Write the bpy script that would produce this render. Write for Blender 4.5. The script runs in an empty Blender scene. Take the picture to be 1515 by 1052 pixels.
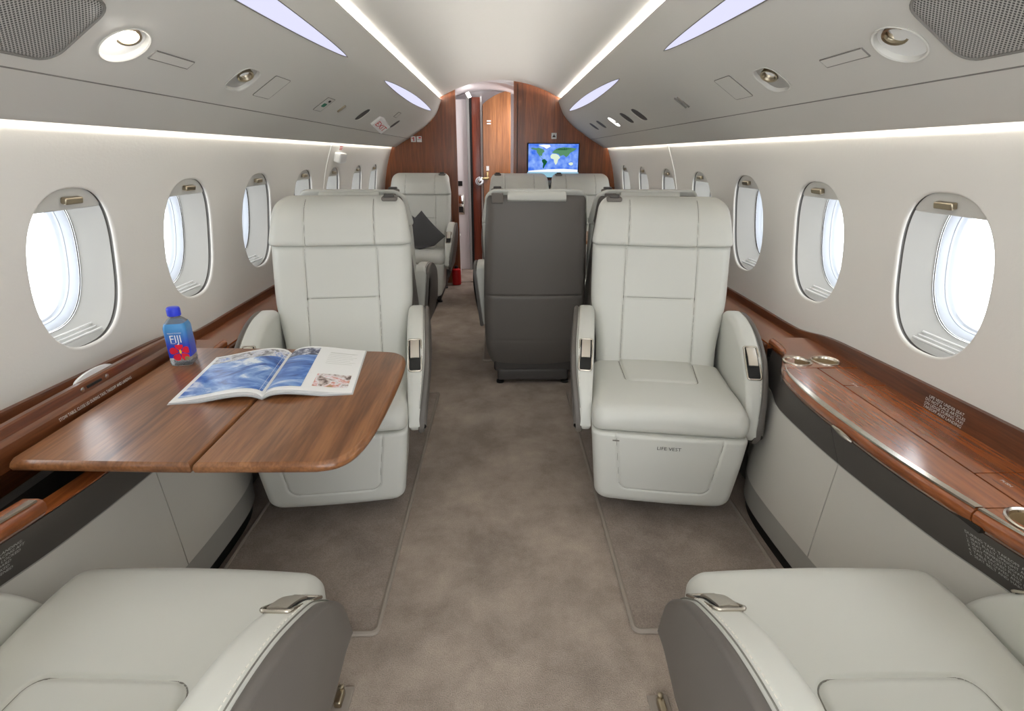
import bpy, math, random
from math import sin, cos, pi, sqrt, exp, radians as rad
from mathutils import Vector, Matrix
from mathutils.geometry import delaunay_2d_cdt
random.seed(7)
S = bpy.context.scene
COL = S.collection

# ------------------------------------------------------------------ materials
def lin(c):
    return tuple(((v/255)/12.92 if v/255 <= .04045 else ((v/255+.055)/1.055)**2.4) for v in c) + (1,)

def mat(name, rgb, rough=.5, metal=0, spec=.5, coat=0, emit=None, es=0, trans=0, ior=1.45, alpha=1):
    m = bpy.data.materials.new(name); m.use_nodes = True
    b = m.node_tree.nodes['Principled BSDF']
    b.inputs['Base Color'].default_value = lin(rgb)
    b.inputs['Roughness'].default_value = rough
    b.inputs['Metallic'].default_value = metal
    b.inputs['Specular IOR Level'].default_value = spec
    b.inputs['Coat Weight'].default_value = coat
    b.inputs['Coat Roughness'].default_value = .17
    b.inputs['Transmission Weight'].default_value = trans
    b.inputs['IOR'].default_value = ior
    if emit:
        b.inputs['Emission Color'].default_value = lin(emit)
        b.inputs['Emission Strength'].default_value = es
    return m

def nodes(m):
    return m.node_tree.nodes, m.node_tree.links, m.node_tree.nodes['Principled BSDF']

def add_bump(m, scale, strength, dist=.002, detail=3, stretch=None):
    n, l, b = nodes(m)
    tc = n.new('ShaderNodeTexCoord'); no = n.new('ShaderNodeTexNoise'); bu = n.new('ShaderNodeBump')
    no.inputs['Scale'].default_value = scale; no.inputs['Detail'].default_value = detail
    bu.inputs['Strength'].default_value = strength; bu.inputs['Distance'].default_value = dist
    src = tc.outputs['Object']
    if stretch:
        mp = n.new('ShaderNodeMapping'); mp.inputs['Scale'].default_value = stretch
        l.new(src, mp.inputs['Vector']); src = mp.outputs['Vector']
    l.new(src, no.inputs['Vector']); l.new(no.outputs['Fac'], bu.inputs['Height']); l.new(bu.outputs['Normal'], b.inputs['Normal'])
    return m

def ramp_noise(m, cols, scale, detail=4, stretch=None, dist=0, rough=.6, pos=(.3, .7)):
    """base colour from a noise pattern running through a list of colours"""
    n, l, b = nodes(m)
    tc = n.new('ShaderNodeTexCoord'); no = n.new('ShaderNodeTexNoise'); r = n.new('ShaderNodeValToRGB')
    no.inputs['Scale'].default_value = scale; no.inputs['Detail'].default_value = detail
    no.inputs['Distortion'].default_value = dist; no.inputs['Roughness'].default_value = rough
    src = tc.outputs['Object']
    if stretch:
        mp = n.new('ShaderNodeMapping'); mp.inputs['Scale'].default_value = stretch
        l.new(src, mp.inputs['Vector']); src = mp.outputs['Vector']
    l.new(src, no.inputs['Vector'])
    e = r.color_ramp.elements
    while len(e) < len(cols): e.new(.5)
    for i, c in enumerate(cols):
        e[i].position = pos[0] + (pos[1]-pos[0])*i/(len(cols)-1); e[i].color = lin(c)
    l.new(no.outputs['Fac'], r.inputs['Fac']); l.new(r.outputs['Color'], b.inputs['Base Color'])
    return r

def wood(name, dark, mid, light, stretch, rough=.28, coat=.35):
    m = mat(name, mid, rough, coat=coat)
    n, l, b = nodes(m)
    r = ramp_noise(m, [dark, mid, light], 1.0, 6, stretch, .35, .65)
    # fine pores on top of the broad figure
    tc = n.new('ShaderNodeTexCoord'); mp = n.new('ShaderNodeMapping'); no = n.new('ShaderNodeTexNoise')
    mp.inputs['Scale'].default_value = tuple(s*6 for s in stretch)
    no.inputs['Scale'].default_value = 1.0; no.inputs['Detail'].default_value = 2
    mx = n.new('ShaderNodeMix'); mx.data_type = 'RGBA'; mx.blend_type = 'MULTIPLY'
    r2 = n.new('ShaderNodeValToRGB'); r2.color_ramp.elements[0].color = (.62, .58, .55, 1); r2.color_ramp.elements[1].color = (1.12, 1.12, 1.12, 1)
    r2.color_ramp.elements[0].position = .38; r2.color_ramp.elements[1].position = .6
    l.new(tc.outputs['Object'], mp.inputs['Vector']); l.new(mp.outputs['Vector'], no.inputs['Vector']); l.new(no.outputs['Fac'], r2.inputs['Fac'])
    mx.inputs['Factor'].default_value = .55
    l.new(r.outputs['Color'], mx.inputs['A']); l.new(r2.outputs['Color'], mx.inputs['B']); l.new(mx.outputs['Result'], b.inputs['Base Color'])
    return m

M = {}
M['leather'] = add_bump(mat('light_leather', (204, 204, 197), .42, spec=.45), 260, .06, .001)
M['seam'] = mat('leather_seam', (120, 118, 110), .7)
M['stitch'] = mat('stitch_thread', (222, 218, 208), .7)
M['taupe'] = add_bump(mat('taupe_leather', (100, 95, 90), .45, spec=.4), 300, .08, .001)
M['lever'] = mat('lever_nickel', (214, 208, 198), .38, metal=1)
M['strap'] = mat('taupe_webbing', (112, 106, 100), .7)
M['plinth'] = mat('seat_plinth', (70, 66, 63), .55)
M['wall'] = add_bump(mat('sidewall_fabric', (224, 221, 215), .65, spec=.3), 45, .10, .004, 5, (1, 2.2, 3))
M['ceiling'] = mat('ceiling_lining', (240, 238, 233), .7, spec=.2)
M['overhead'] = add_bump(mat('overhead_lining', (205, 203, 197), .6, spec=.3), 200, .03, .001)
M['white'] = mat('white_plastic', (232, 232, 230), .4)
M['vestibule'] = mat('vestibule_white', (230, 226, 228), .5)
M['frame'] = mat('window_frame_plastic', (214, 220, 230), .35)
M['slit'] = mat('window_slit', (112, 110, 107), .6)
M['grey'] = mat('grey_plastic', (150, 150, 148), .45)
M['groove'] = mat('dark_groove', (40, 36, 32), .8)
M['softgroove'] = mat('panel_gap', (120, 117, 112), .8)
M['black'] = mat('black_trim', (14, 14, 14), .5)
M['metal'] = mat('satin_nickel', (205, 198, 186), .22, metal=1)
M['bronze'] = mat('bronze_metal', (172, 160, 138), .3, metal=1)
M['chrome'] = mat('chrome', (225, 225, 228), .08, metal=1)
M['brass'] = mat('brass', (214, 190, 140), .25, metal=1)
M['table'] = wood('table_walnut', (98, 60, 34), (130, 85, 52), (150, 103, 66), (26, 1.6, 26), .3, .3)
M['ledge'] = wood('ledge_walnut', (124, 66, 32), (146, 80, 40), (162, 94, 50), (24, 1.4, 24), .24, 1.0)
M['dado'] = wood('dado_walnut', (70, 36, 18), (96, 52, 27), (116, 66, 36), (20, 1.4, 30), .35, .2)
M['bulk'] = wood('bulkhead_walnut', (102, 52, 22), (132, 70, 32), (150, 84, 40), (22, 22, 1.0), .32, .3)
M['lid'] = wood('lid_walnut', (84, 46, 24), (106, 60, 33), (126, 76, 44), (24, 1.4, 24), .3, .35)
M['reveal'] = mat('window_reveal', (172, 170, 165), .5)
M['doorwood'] = wood('door_walnut', (110, 66, 34), (142, 90, 50), (162, 108, 64), (26, 26, 1.0), .3, .3)
M['redwood'] = wood('jamb_mahogany', (92, 38, 20), (120, 52, 30), (138, 64, 38), (26, 26, 1.0), .3, .3)
M['panel'] = mat('credenza_panel', (206, 203, 195), .5, spec=.4)
M['kick'] = mat('credenza_kick', (160, 158, 152), .5)
M['band'] = mat('credenza_band', (88, 84, 80), .5)
M['text'] = mat('white_print', (215, 215, 212), .6)
M['textdark'] = mat('dark_print', (60, 58, 55), .6)
M['red'] = mat('red_paint', (190, 20, 24), .4)
M['redtext'] = mat('red_print', (200, 20, 40), .6)
M['green'] = mat('green_label', (40, 120, 90), .5)
M['paper'] = mat('magazine_paper', (240, 240, 238), .35)
M['pages'] = mat('page_edges', (205, 205, 205), .7)
M['pillow'] = add_bump(mat('charcoal_pillow', (82, 81, 82), .85, spec=.2), 400, .2, .002)
M['cuplining'] = mat('cup_lining', (196, 176, 140), .42, metal=.55)
M['binding'] = mat('carpet_binding', (150, 140, 130), .9, spec=.1)

def carpet(name, cols):
    m = mat(name, cols[1], .95, spec=.08)
    r = ramp_noise(m, cols, 4.0, 6, None, .15, .7, (.35, .68))
    n, l, b = nodes(m)
    tc = n.new('ShaderNodeTexCoord'); no = n.new('ShaderNodeTexNoise'); bu = n.new('ShaderNodeBump')
    no.inputs['Scale'].default_value = 330; no.inputs['Detail'].default_value = 2
    mx = n.new('ShaderNodeMix'); mx.data_type = 'RGBA'; mx.blend_type = 'MULTIPLY'; mx.inputs['Factor'].default_value = .5
    r2 = n.new('ShaderNodeValToRGB'); r2.color_ramp.elements[0].color = (.55, .55, .55, 1); r2.color_ramp.elements[1].color = (1.2, 1.2, 1.2, 1)
    r2.color_ramp.elements[0].position = .3; r2.color_ramp.elements[1].position = .7
    l.new(tc.outputs['Object'], no.inputs['Vector']); l.new(no.outputs['Fac'], r2.inputs['Fac'])
    l.new(r.outputs['Color'], mx.inputs['A']); l.new(r2.outputs['Color'], mx.inputs['B']); l.new(mx.outputs['Result'], b.inputs['Base Color'])
    bu.inputs['Strength'].default_value = .6; bu.inputs['Distance'].default_value = .004
    l.new(no.outputs['Fac'], bu.inputs['Height']); l.new(bu.outputs['Normal'], b.inputs['Normal'])
    return m
M['carpet'] = carpet('taupe_carpet', [(150, 137, 126), (170, 156, 144), (186, 172, 158)])
M['mat'] = carpet('taupe_carpet_mat', [(142, 130, 121), (160, 147, 137), (174, 160, 149)])

def emitter(name, rgb, strength):
    m = bpy.data.materials.new(name); m.use_nodes = True
    n = m.node_tree.nodes; n.clear()
    e = n.new('ShaderNodeEmission'); o = n.new('ShaderNodeOutputMaterial')
    e.inputs['Color'].default_value = lin(rgb); e.inputs['Strength'].default_value = strength
    m.node_tree.links.new(e.outputs[0], o.inputs['Surface'])
    return m
M['cove'] = emitter('cove_led', (255, 250, 243), 62.0)
M['wash'] = emitter('wall_wash_led', (255, 250, 241), 9.5)
M['led'] = emitter('lavender_led', (226, 226, 255), .62)
M['lamp'] = emitter('reading_lamp_glow', (255, 248, 236), 14.0)
M['lampsoft'] = emitter('small_lamp_glow', (255, 252, 245), 2.2)
M['vlight'] = emitter('vestibule_led', (255, 250, 246), 3.0)
M['land'] = emitter('map_land', (96, 150, 112), .55)
M['forest'] = emitter('map_forest', (30, 96, 60), .5)
M['desert'] = emitter('map_desert', (225, 240, 215), .6)
M['ice'] = emitter('map_ice', (245, 250, 255), .62)
M['taskbar'] = emitter('map_bar', (160, 210, 230), .5)

def ocean_screen():
    m = bpy.data.materials.new('map_ocean'); m.use_nodes = True
    n, l = m.node_tree.nodes, m.node_tree.links; n.clear()
    e = n.new('ShaderNodeEmission'); o = n.new('ShaderNodeOutputMaterial'); tc = n.new('ShaderNodeTexCoord'); no = n.new('ShaderNodeTexNoise'); r = n.new('ShaderNodeValToRGB')
    no.inputs['Scale'].default_value = 18; no.inputs['Detail'].default_value = 5
    r.color_ramp.elements[0].position = .35; r.color_ramp.elements[0].color = lin((60, 110, 225))
    r.color_ramp.elements[1].position = .72; r.color_ramp.elements[1].color = lin((150, 185, 250))
    l.new(tc.outputs['Object'], no.inputs['Vector']); l.new(no.outputs['Fac'], r.inputs['Fac']); l.new(r.outputs['Color'], e.inputs['Color'])
    e.inputs['Strength'].default_value = .65
    l.new(e.outputs[0], o.inputs['Surface'])
    return m
M['ocean'] = ocean_screen()

def pane_mat():
    m = bpy.data.materials.new('window_glass'); m.use_nodes = True
    n, l = m.node_tree.nodes, m.node_tree.links; n.clear()
    t = n.new('ShaderNodeBsdfTransparent'); g = n.new('ShaderNodeBsdfGlossy'); mx = n.new('ShaderNodeMixShader'); o = n.new('ShaderNodeOutputMaterial')
    g.inputs['Roughness'].default_value = .02; mx.inputs['Fac'].default_value = .05
    l.new(t.outputs[0], mx.inputs[1]); l.new(g.outputs[0], mx.inputs[2]); l.new(mx.outputs[0], o.inputs['Surface'])
    return m
M['pane'] = pane_mat()

def grille_mat():
    m = mat('speaker_grille', (160, 158, 154), .5)
    n, l, b = nodes(m)
    tc = n.new('ShaderNodeTexCoord'); vo = n.new('ShaderNodeTexVoronoi'); r = n.new('ShaderNodeValToRGB')
    vo.voronoi_dimensions = '2D'; vo.inputs['Scale'].default_value = 185; vo.inputs['Randomness'].default_value = .0
    r.color_ramp.elements[0].position = .30; r.color_ramp.elements[0].color = lin((62, 60, 58))
    r.color_ramp.elements[1].position = .42; r.color_ramp.elements[1].color = lin((178, 176, 172))
    l.new(tc.outputs['UV'], vo.inputs['Vector']); l.new(vo.outputs['Distance'], r.inputs['Fac']); l.new(r.outputs['Color'], b.inputs['Base Color'])
    return m
M['grille'] = grille_mat()

def wave_mat(name, cols, scale, stretch, dist, pos=(.36, .64)):
    m = mat(name, cols[1], .3); ramp_noise(m, cols, scale, 6, stretch, dist, .65, pos); return m
M['wave'] = wave_mat('print_wave', [(30, 60, 130), (70, 115, 190), (130, 165, 215), (238, 243, 250)], 9, (.7, 1.6, 1), 1.2)
M['darksea'] = wave_mat('print_dark_sea', [(40, 45, 70), (80, 85, 110), (210, 212, 220)], 60, None, .5)
M['crew'] = wave_mat('print_deck', [(70, 66, 70), (150, 150, 155), (225, 225, 230), (120, 150, 205)], 26, None, .8)
M['portrait'] = wave_mat('print_portrait', [(100, 78, 70), (214, 200, 194), (236, 236, 240), (222, 150, 140), (170, 152, 90), (130, 110, 100)], 22, None, .4)
M['print'] = mat('grey_print', (205, 206, 200), .5)
M['clear'] = mat('clear_bottle', (235, 242, 248), .06, trans=.85, ior=1.3)
M['label'] = mat('blue_label', (42, 66, 178), .3)
def label_grad():
    m = M['label']; n, l, b = nodes(m)
    tc = n.new('ShaderNodeTexCoord'); sp = n.new('ShaderNodeSeparateXYZ'); ad = n.new('ShaderNodeMath'); r = n.new('ShaderNodeValToRGB')
    ad.operation = 'MULTIPLY_ADD'; ad.inputs[1].default_value = 12; ad.inputs[2].default_value = -.60
    l.new(tc.outputs['Object'], sp.inputs[0]); l.new(sp.outputs['Z'], ad.inputs[0]); l.new(ad.outputs[0], r.inputs['Fac'])
    e = r.color_ramp.elements; e[0].color = lin((44, 60, 178)); e[1].color = lin((70, 140, 196)); e[0].position = .1; e[1].position = .7
    l.new(r.outputs['Color'], b.inputs['Base Color'])
label_grad()
M['cap'] = mat('blue_cap', (40, 60, 205), .35)
M['flower'] = mat('flower_red', (214, 24, 52), .4)
M['pollen'] = mat('flower_yellow', (240, 200, 40), .5)
M['seal'] = mat('olive_seal', (140, 132, 84), .5)

# ------------------------------------------------------------------ object helpers
def link(name, me, parent=None):
    o = bpy.data.objects.new(name, me); COL.objects.link(o)
    if parent is not None: o.parent = parent
    return o

class MB:
    """collects shapes and links them as ONE mesh object"""
    def __init__(s): s.v = []; s.f = []; s.mi = []; s.mats = []
    def slot(s, m):
        if m not in s.mats: s.mats.append(m)
        return s.mats.index(m)
    def add(s, vs, fs, m):
        k = len(s.v); i = s.slot(m)
        s.v += [tuple(p) for p in vs]
        for f in fs: s.f.append(tuple(a+k for a in f)); s.mi.append(i)
        return s
    def grid(s, rows, m, closed=False, cap=False):
        """rows: list of equal-length point lists; closed: each row is a ring"""
        n = len(rows[0]); vs = [p for r in rows for p in r]; fs = []
        for i in range(len(rows)-1):
            for j in range(n if closed else n-1):
                a = i*n+j; b = i*n+(j+1) % n
                fs.append((a, b, b+n, a+n))
        if cap and closed:
            fs.append(tuple(range(n-1, -1, -1))); fs.append(tuple((len(rows)-1)*n+j for j in range(n)))
        return s.add(vs, fs, m)
    def box(s, c, d, m, rot=None):
        pts = [Vector((x*d[0]/2, y*d[1]/2, z*d[2]/2)) for x in (-1, 1) for y in (-1, 1) for z in (-1, 1)]
        if rot is not None: pts = [rot @ p for p in pts]
        pts = [p + Vector(c) for p in pts]
        return s.add(pts, [(0, 1, 3, 2), (4, 6, 7, 5), (0, 4, 5, 1), (2, 3, 7, 6), (0, 2, 6, 4), (1, 5, 7, 3)], m)
    def rbox(s, c, d, r, m, rot=None, n=4):
        """box with all edges rounded"""
        r = min(r, min(d)/2-1e-5); hs = [x/2 for x in d]
        def axis(h): return [-h + r*(1-cos(pi/2*i/n)) for i in range(n+1)] + [h - r*(1-cos(pi/2*i/n)) for i in range(n, -1, -1)]
        for ax in range(3):
            a, b = [(1, 2), (2, 0), (0, 1)][ax]
            for sg in (-1, 1):
                rows = []
                for ua in axis(hs[a]):
                    row = []
                    for ub in axis(hs[b]):
                        p = [0, 0, 0]; p[a] = ua; p[b] = ub; p[ax] = sg*hs[ax]
                        q = [max(-hs[k]+r, min(hs[k]-r, p[k])) for k in range(3)]
                        dv = Vector([p[k]-q[k] for k in range(3)])
                        if dv.length > 1e-9: dv = dv.normalized()*r
                        w = Vector(q)+dv
                        if rot is not None: w = rot @ w
                        row.append(w+Vector(c))
                    rows.append(row)
                if sg < 0: rows = rows[::-1]
                s.grid(rows, m)
        return s
    def tube(s, pts, r, m, n=8, closed=False):
        pts = [Vector(p) for p in pts]; rows = []; N = len(pts); up = None
        for i, p in enumerate(pts):
            if closed: t = pts[(i+1) % N]-pts[i-1]
            else: t = pts[min(i+1, N-1)]-pts[max(i-1, 0)]
            t.normalize()
            if up is None:
                up = Vector((0, 0, 1)) if abs(t.z) < .9 else Vector((1, 0, 0))
            a = t.cross(up).normalized(); up = a.cross(t).normalized()
            rr = r[i] if isinstance(r, (list, tuple)) else r
            rows.append([p + (a*cos(2*pi*j/n)+up*sin(2*pi*j/n))*rr for j in range(n)])
        if closed: rows.append(rows[0])
        return s.grid(rows, m, True, not closed)
    def lathe(s, prof, m, M4=None, n=32, cap=True):
        """prof: (radius, height) along local z"""
        rows = [[Vector((r*cos(2*pi*j/n), r*sin(2*pi*j/n), h)) for j in range(n)] for r, h in prof]
        if M4 is not None: rows = [[M4 @ p for p in r] for r in rows]
        return s.grid(rows, m, True, cap)
    def prism(s, poly, h0, h1, m, fn=lambda a, b, h: (a, b, h), mtop=None):
        n = len(poly)
        s.add([fn(a, b, h0) for a, b in poly], [tuple(range(n-1, -1, -1))], m)
        s.add([fn(a, b, h1) for a, b in poly], [tuple(range(n))], mtop or m)
        k = [fn(a, b, h0) for a, b in poly]+[fn(a, b, h1) for a, b in poly]
        return s.add(k, [(i, (i+1) % n, (i+1) % n+n, i+n) for i in range(n)], m)
    def build(s, name, parent=None, sharp=35, smooth=True, bevel=0):
        me = bpy.data.meshes.new(name)
        me.from_pydata(s.v, [], s.f)
        for m in s.mats: me.materials.append(M[m])
        me.polygons.foreach_set('material_index', s.mi)
        me.validate()
        if smooth:
            me.polygons.foreach_set('use_smooth', [True]*len(me.polygons)); me.set_sharp_from_angle(angle=rad(sharp))
        me.update()
        o = link(name, me, parent)
        if bevel:
            b = o.modifiers.new('edge', 'BEVEL'); b.width = bevel; b.segments = 3; b.limit_method = 'ANGLE'; b.angle_limit = rad(50)
        return o

def weld(mb, eps=1e-5):
    d = {}; mp = []; nv = []
    for p in mb.v:
        k = tuple(round(c/eps) for c in p)
        if k not in d: d[k] = len(nv); nv.append(p)
        mp.append(d[k])
    nf = []; nm = []
    for f, i in zip(mb.f, mb.mi):
        g = []
        for a in f:
            a = mp[a]
            if not g or g[-1] != a: g.append(a)
        if len(g) > 1 and g[0] == g[-1]: g.pop()
        if len(g) >= 3 and len(set(g)) == len(g): nf.append(tuple(g)); nm.append(i)
    mb.v, mb.f, mb.mi = nv, nf, nm
    return mb

def tag(o, label=None, cat=None, group=None, kind=None):
    if label: o['label'] = label
    if cat: o['category'] = cat
    if group: o['group'] = group
    if kind: o['kind'] = kind
    return o
def thing(name, label, cat, loc=(0, 0, 0), rotz=0, group=None):
    o = link(name, None); o.location = loc; o.rotation_euler = (0, 0, rotz); o.empty_display_size = .05
    return tag(o, label, cat, group)
def struct(o): o['kind'] = 'structure'; return o
def clone(o, parent=None):
    c = o.copy(); COL.objects.link(c)
    if parent is not None: c.parent = parent
    for ch in list(o.children): clone(ch, c)
    return c

def interp(tab, x):
    if x <= tab[0][0]: return tab[0][1]
    for (a, b), (c, d) in zip(tab, tab[1:]):
        if x <= c: return b+(d-b)*(x-a)/(c-a)
    return tab[-1][1]
def smooth_tab(tab, n=8):
    """Catmull-Rom through the points of a table"""
    out = []; P = [tab[0]]+list(tab)+[tab[-1]]
    for i in range(1, len(P)-2):
        for k in range(n):
            t = k/n; r = []
            for c in range(len(tab[0])):
                p0, p1, p2, p3 = P[i-1][c], P[i][c], P[i+1][c], P[i+2][c]
                r.append(.5*(2*p1+(p2-p0)*t+(2*p0-5*p1+4*p2-p3)*t*t+(3*p1-p0-3*p2+p3)*t**3))
            out.append(tuple(r))
    return out+[tuple(tab[-1])]

def superellipse(a, b, e, n, cx=0, cy=0):
    r = []
    for i in range(n):
        t = 2*pi*i/n; c, s_ = cos(t), sin(t)
        r.append((cx+a*math.copysign(abs(c)**(2/e), c), cy+b*math.copysign(abs(s_)**(2/e), s_)))
    return r
def rrect(x0, y0, x1, y1, r, n=6):
    out = []
    for cx, cy, a0 in ((x1-r, y1-r, 0), (x0+r, y1-r, 90), (x0+r, y0+r, 180), (x1-r, y0+r, 270)):
        for i in range(n+1):
            a = rad(a0+90*i/n); out.append((cx+r*cos(a), cy+r*sin(a)))
    return out

def inside(p, poly):
    x, y = p; c = False; n = len(poly)
    for i in range(n):
        x1, y1 = poly[i]; x2, y2 = poly[i-1]
        if (y1 > y) != (y2 > y) and x < (x2-x1)*(y-y1)/(y2-y1)+x1: c = not c
    return c

def holed(mb, outer, holes, grid_pts, fn, m, clear=.006):
    """triangulate outer (2-D) minus holes, mapped to space by fn"""
    vs = []; es = []
    for poly in [outer]+holes:
        k = len(vs); vs += [Vector(p) for p in poly]; es += [(k+i, k+(i+1) % len(poly)) for i in range(len(poly))]
    boxes = [(min(p[0] for p in h)-clear, max(p[0] for p in h)+clear, min(p[1] for p in h)-clear, max(p[1] for p in h)+clear) for h in holes]
    for g in grid_pts:
        ok = True
        for h, (a, b, c, d) in zip(holes, boxes):
            if a < g[0] < b and c < g[1] < d:
                if inside(g, h) or min((g[0]-q[0])**2+(g[1]-q[1])**2 for q in h) < clear**2: ok = False; break
        if ok and inside(g, outer): vs.append(Vector(g))
    V, E_, F, *_ = delaunay_2d_cdt(vs, es, [], 0, 1e-7)
    out = []
    for f in F:
        cx = sum(V[i].x for i in f)/len(f); cy = sum(V[i].y for i in f)/len(f)
        if not inside((cx, cy), outer): continue
        if any(a < cx < b and c < cy < d and inside((cx, cy), h) for h, (a, b, c, d) in zip(holes, boxes)): continue
        out.append(tuple(f))
    mb.add([fn(v.x, v.y) for v in V], out, m)

def text_geo(body, size, align='LEFT'):
    cu = bpy.data.curves.new('lettering', 'FONT'); cu.body = body; cu.size = size; cu.align_x = align; cu.resolution_u = 2
    cu.space_line = 1.0
    o = bpy.data.objects.new('lettering', cu); COL.objects.link(o)
    dg = bpy.context.evaluated_depsgraph_get(); dg.update()
    me = bpy.data.meshes.new_from_object(o.evaluated_get(dg))
    vs = [(v.co.x, v.co.y) for v in me.vertices]; fs = [tuple(p.vertices) for p in me.polygons]
    bpy.data.objects.remove(o); bpy.data.meshes.remove(me); bpy.data.curves.remove(cu)
    return vs, fs
def text_on(mb, body, size, fn, m, align='LEFT', sx=1.0):
    vs, fs = text_geo(body, size, align)
    mb.add([fn(a*sx, b) for a, b in vs], fs, m)

# ------------------------------------------------------------------ cabin cross-section (x half-width, z)
Y0, YB, YV = -.75, 5.29, 6.05          # rear end, forward bulkhead, vestibule end
class Prof:
    def __init__(s, pts, n=6):
        s.p = smooth_tab(pts, n); s.s = [0]
        for a, b in zip(s.p, s.p[1:]): s.s.append(s.s[-1]+math.dist(a, b))
        s.L = s.s[-1]
    def at(s, t):
        t = max(0, min(s.L, t))
        for i in range(len(s.s)-1):
            if t <= s.s[i+1]+1e-12:
                k = (t-s.s[i])/max(1e-9, s.s[i+1]-s.s[i]); a, b = s.p[i], s.p[i+1]
                return a[0]+(b[0]-a[0])*k, a[1]+(b[1]-a[1])*k
        return s.p[-1]
    def frame(s, t):
        a = s.at(t-.012); b = s.at(t+.012); d = math.dist(a, b); tx, tz = (b[0]-a[0])/d, (b[1]-a[1])/d
        return s.at(t), (tx, tz)
WALL = Prof([(.975, 1.40), (1.0, 1.30), (1.036, 1.2), (1.066, 1.10), (1.09, .98), (1.105, .86), (1.112, .73), (1.112, .60), (1.10, .45), (1.06, .2), (1.0, 0)])
OHP = Prof([(.53, 1.683), (.543, 1.648), (.587, 1.56), (.665, 1.478), (.755, 1.415), (.845, 1.357), (.91, 1.32), (.975, 1.282)])
def s_at_ratio(prof, r):                # r = (z - 1.22) / x
    lo, hi = 0, prof.L
    for _ in range(40):
        mid = (lo+hi)/2; x, z = prof.at(mid)
        if (z-1.22)/x > r: lo = mid
        else: hi = mid
    return lo
def s_at_z(prof, z):
    lo, hi = 0, prof.L
    for _ in range(40):
        mid = (lo+hi)/2
        if prof.at(mid)[1] > z: lo = mid
        else: hi = mid
    return lo
def ceil_z(x, top=1.845, R=1.08): return max(top-R+sqrt(max(0, R*R-x*x)), 1.706)

def surf(prof, sg):
    """(s, y, n) -> world; n grows into the cabin"""
    def fn(s_, y, n=0.0):
        (x, z), (tx, tz) = prof.frame(s_)
        nx, nz = tz, -tx                # candidate normal, made to point at the aisle
        if nx > 0: nx, nz = -nx, -nz
        return (sg*(x+nx*n), y, z+nz*n)
    return fn

# ---- windows
WIN_Z = .938
WS = s_at_z(WALL, WIN_Z)
WIN_L = [.845-.01, 1.385, 1.915, 2.47, 3.06, 3.61, 4.22, 4.77]
WIN_R = [.74, 1.285, 1.83, 2.38, 2.95, 3.54, 4.17, 4.77]
WIN_L = [.29]+WIN_L; WIN_R = [.19]+WIN_R
wcount = 0
def make_window(sg, yc, num):
    w = surf(WALL, sg)
    (x0, z0), (tx, tz) = WALL.frame(WS)
    nx, nz = tz, -tx
    if nx > 0: nx, nz = -nx, -nz
    def P(a, b, d):                     # a along y, b up the wall, d outward
        if d < .012: 
            return w(WS-b, yc+a, -d)
        c = (x0-tx*b, z0-tz*b)
        k = min(1, (d-.012)/.05); q = w(WS-b, yc+a, -d)
        flat = (sg*(c[0]-nx*d), yc+a, c[1]-nz*d)
        return tuple(q[i]*(1-k)+flat[i]*k for i in range(3))
    root = struct(link('window_%d' % num, None)); root.location = (0, 0, 0)
    N = 72
    def ring(a, b, d, e=2.5): return [P(p, q, d) for p, q in superellipse(a, b, e, N)]
    rev = MB()
    rows = [ring(.157, .2105, 0)]
    for i in range(1, 7):
        t = pi/2*i/6; rows.append(ring(.157-.0065*sin(t), .2105-.0065*sin(t), .006*(1-cos(t))))
    rows.append(ring(.1505, .2040, .009))
    rev.grid(rows, 'wall', True)
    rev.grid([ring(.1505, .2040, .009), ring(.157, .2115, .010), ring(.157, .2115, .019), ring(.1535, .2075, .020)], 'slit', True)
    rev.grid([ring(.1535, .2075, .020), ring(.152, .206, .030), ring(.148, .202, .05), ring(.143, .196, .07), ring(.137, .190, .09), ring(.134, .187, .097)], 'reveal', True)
    rev.build('reveal', root)
    fr = MB()
    fr.grid([ring(.132, .185, .096), ring(.132, .185, .100)], 'groove', True)
    fr.grid([ring(.1315, .1845, .100), ring(.129, .181, .103), ring(.123, .173, .120), ring(.121, .171, .121), ring(.119, .169, .128), ring(.115, .164, .132), ring(.113, .162, .140)], 'frame', True)
    fr.build('frame', root)
    # lower sill channel inside the tunnel
    pm = MB(); rows = []
    for k in range(7):
        rows.append([P(p*k/6, q*k/6, .137) for p, q in superellipse(.1142, .1632, 2.5, N)])
    pm.grid(rows, 'pane', True); pm.build('pane', root)
    # retracted shade across the top and its pull
    sh = MB(); top = []; bot = []
    for i in range(25):
        a = -.1475+.295*i/24
        b = .2035*max(0, 1-abs(a/.149)**2.5)**(1/2.5)
        if b > .150: top.append((a, b))
    aa = [t_[0] for t_ in top]
    rows = [[P(a, b, .013) for a, b in top], [P(a, .151, .013) for a in aa], [P(a, .148, .016) for a in aa], [P(a, .148, .022) for a in aa], [P(a, b, .024) for a, b in top]]
    sh.grid(rows, 'overhead'); so = sh.build('shade', root)
    hd = MB()
    def HB(c, d):
        pts = [P(c[0]+i*d[0]/2, c[1]+j*d[1]/2, c[2]+k*d[2]/2) for i in (-1, 1) for j in (-1, 1) for k in (-1, 1)]
        return pts
    hd.add(HB((.004, .174, .004), (.058, .017, .016)), [(0, 1, 3, 2), (4, 6, 7, 5), (0, 4, 5, 1), (2, 3, 7, 6), (0, 2, 6, 4), (1, 5, 7, 3)], 'bronze')
    hd.build('shade_pull', so, bevel=.004)
    sl = MB()
    for b0, d0, aw, r_ in ((-.186, .026, .072, .004), (-.183, .040, .076, .0025), (-.179, .052, .080, .0035)):
        sl.tube([P(-aw+2*aw*i/8, b0, d0) for i in range(9)], r_, 'white', 8)
    sl.build('sill_track', root)
    return root
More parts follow.
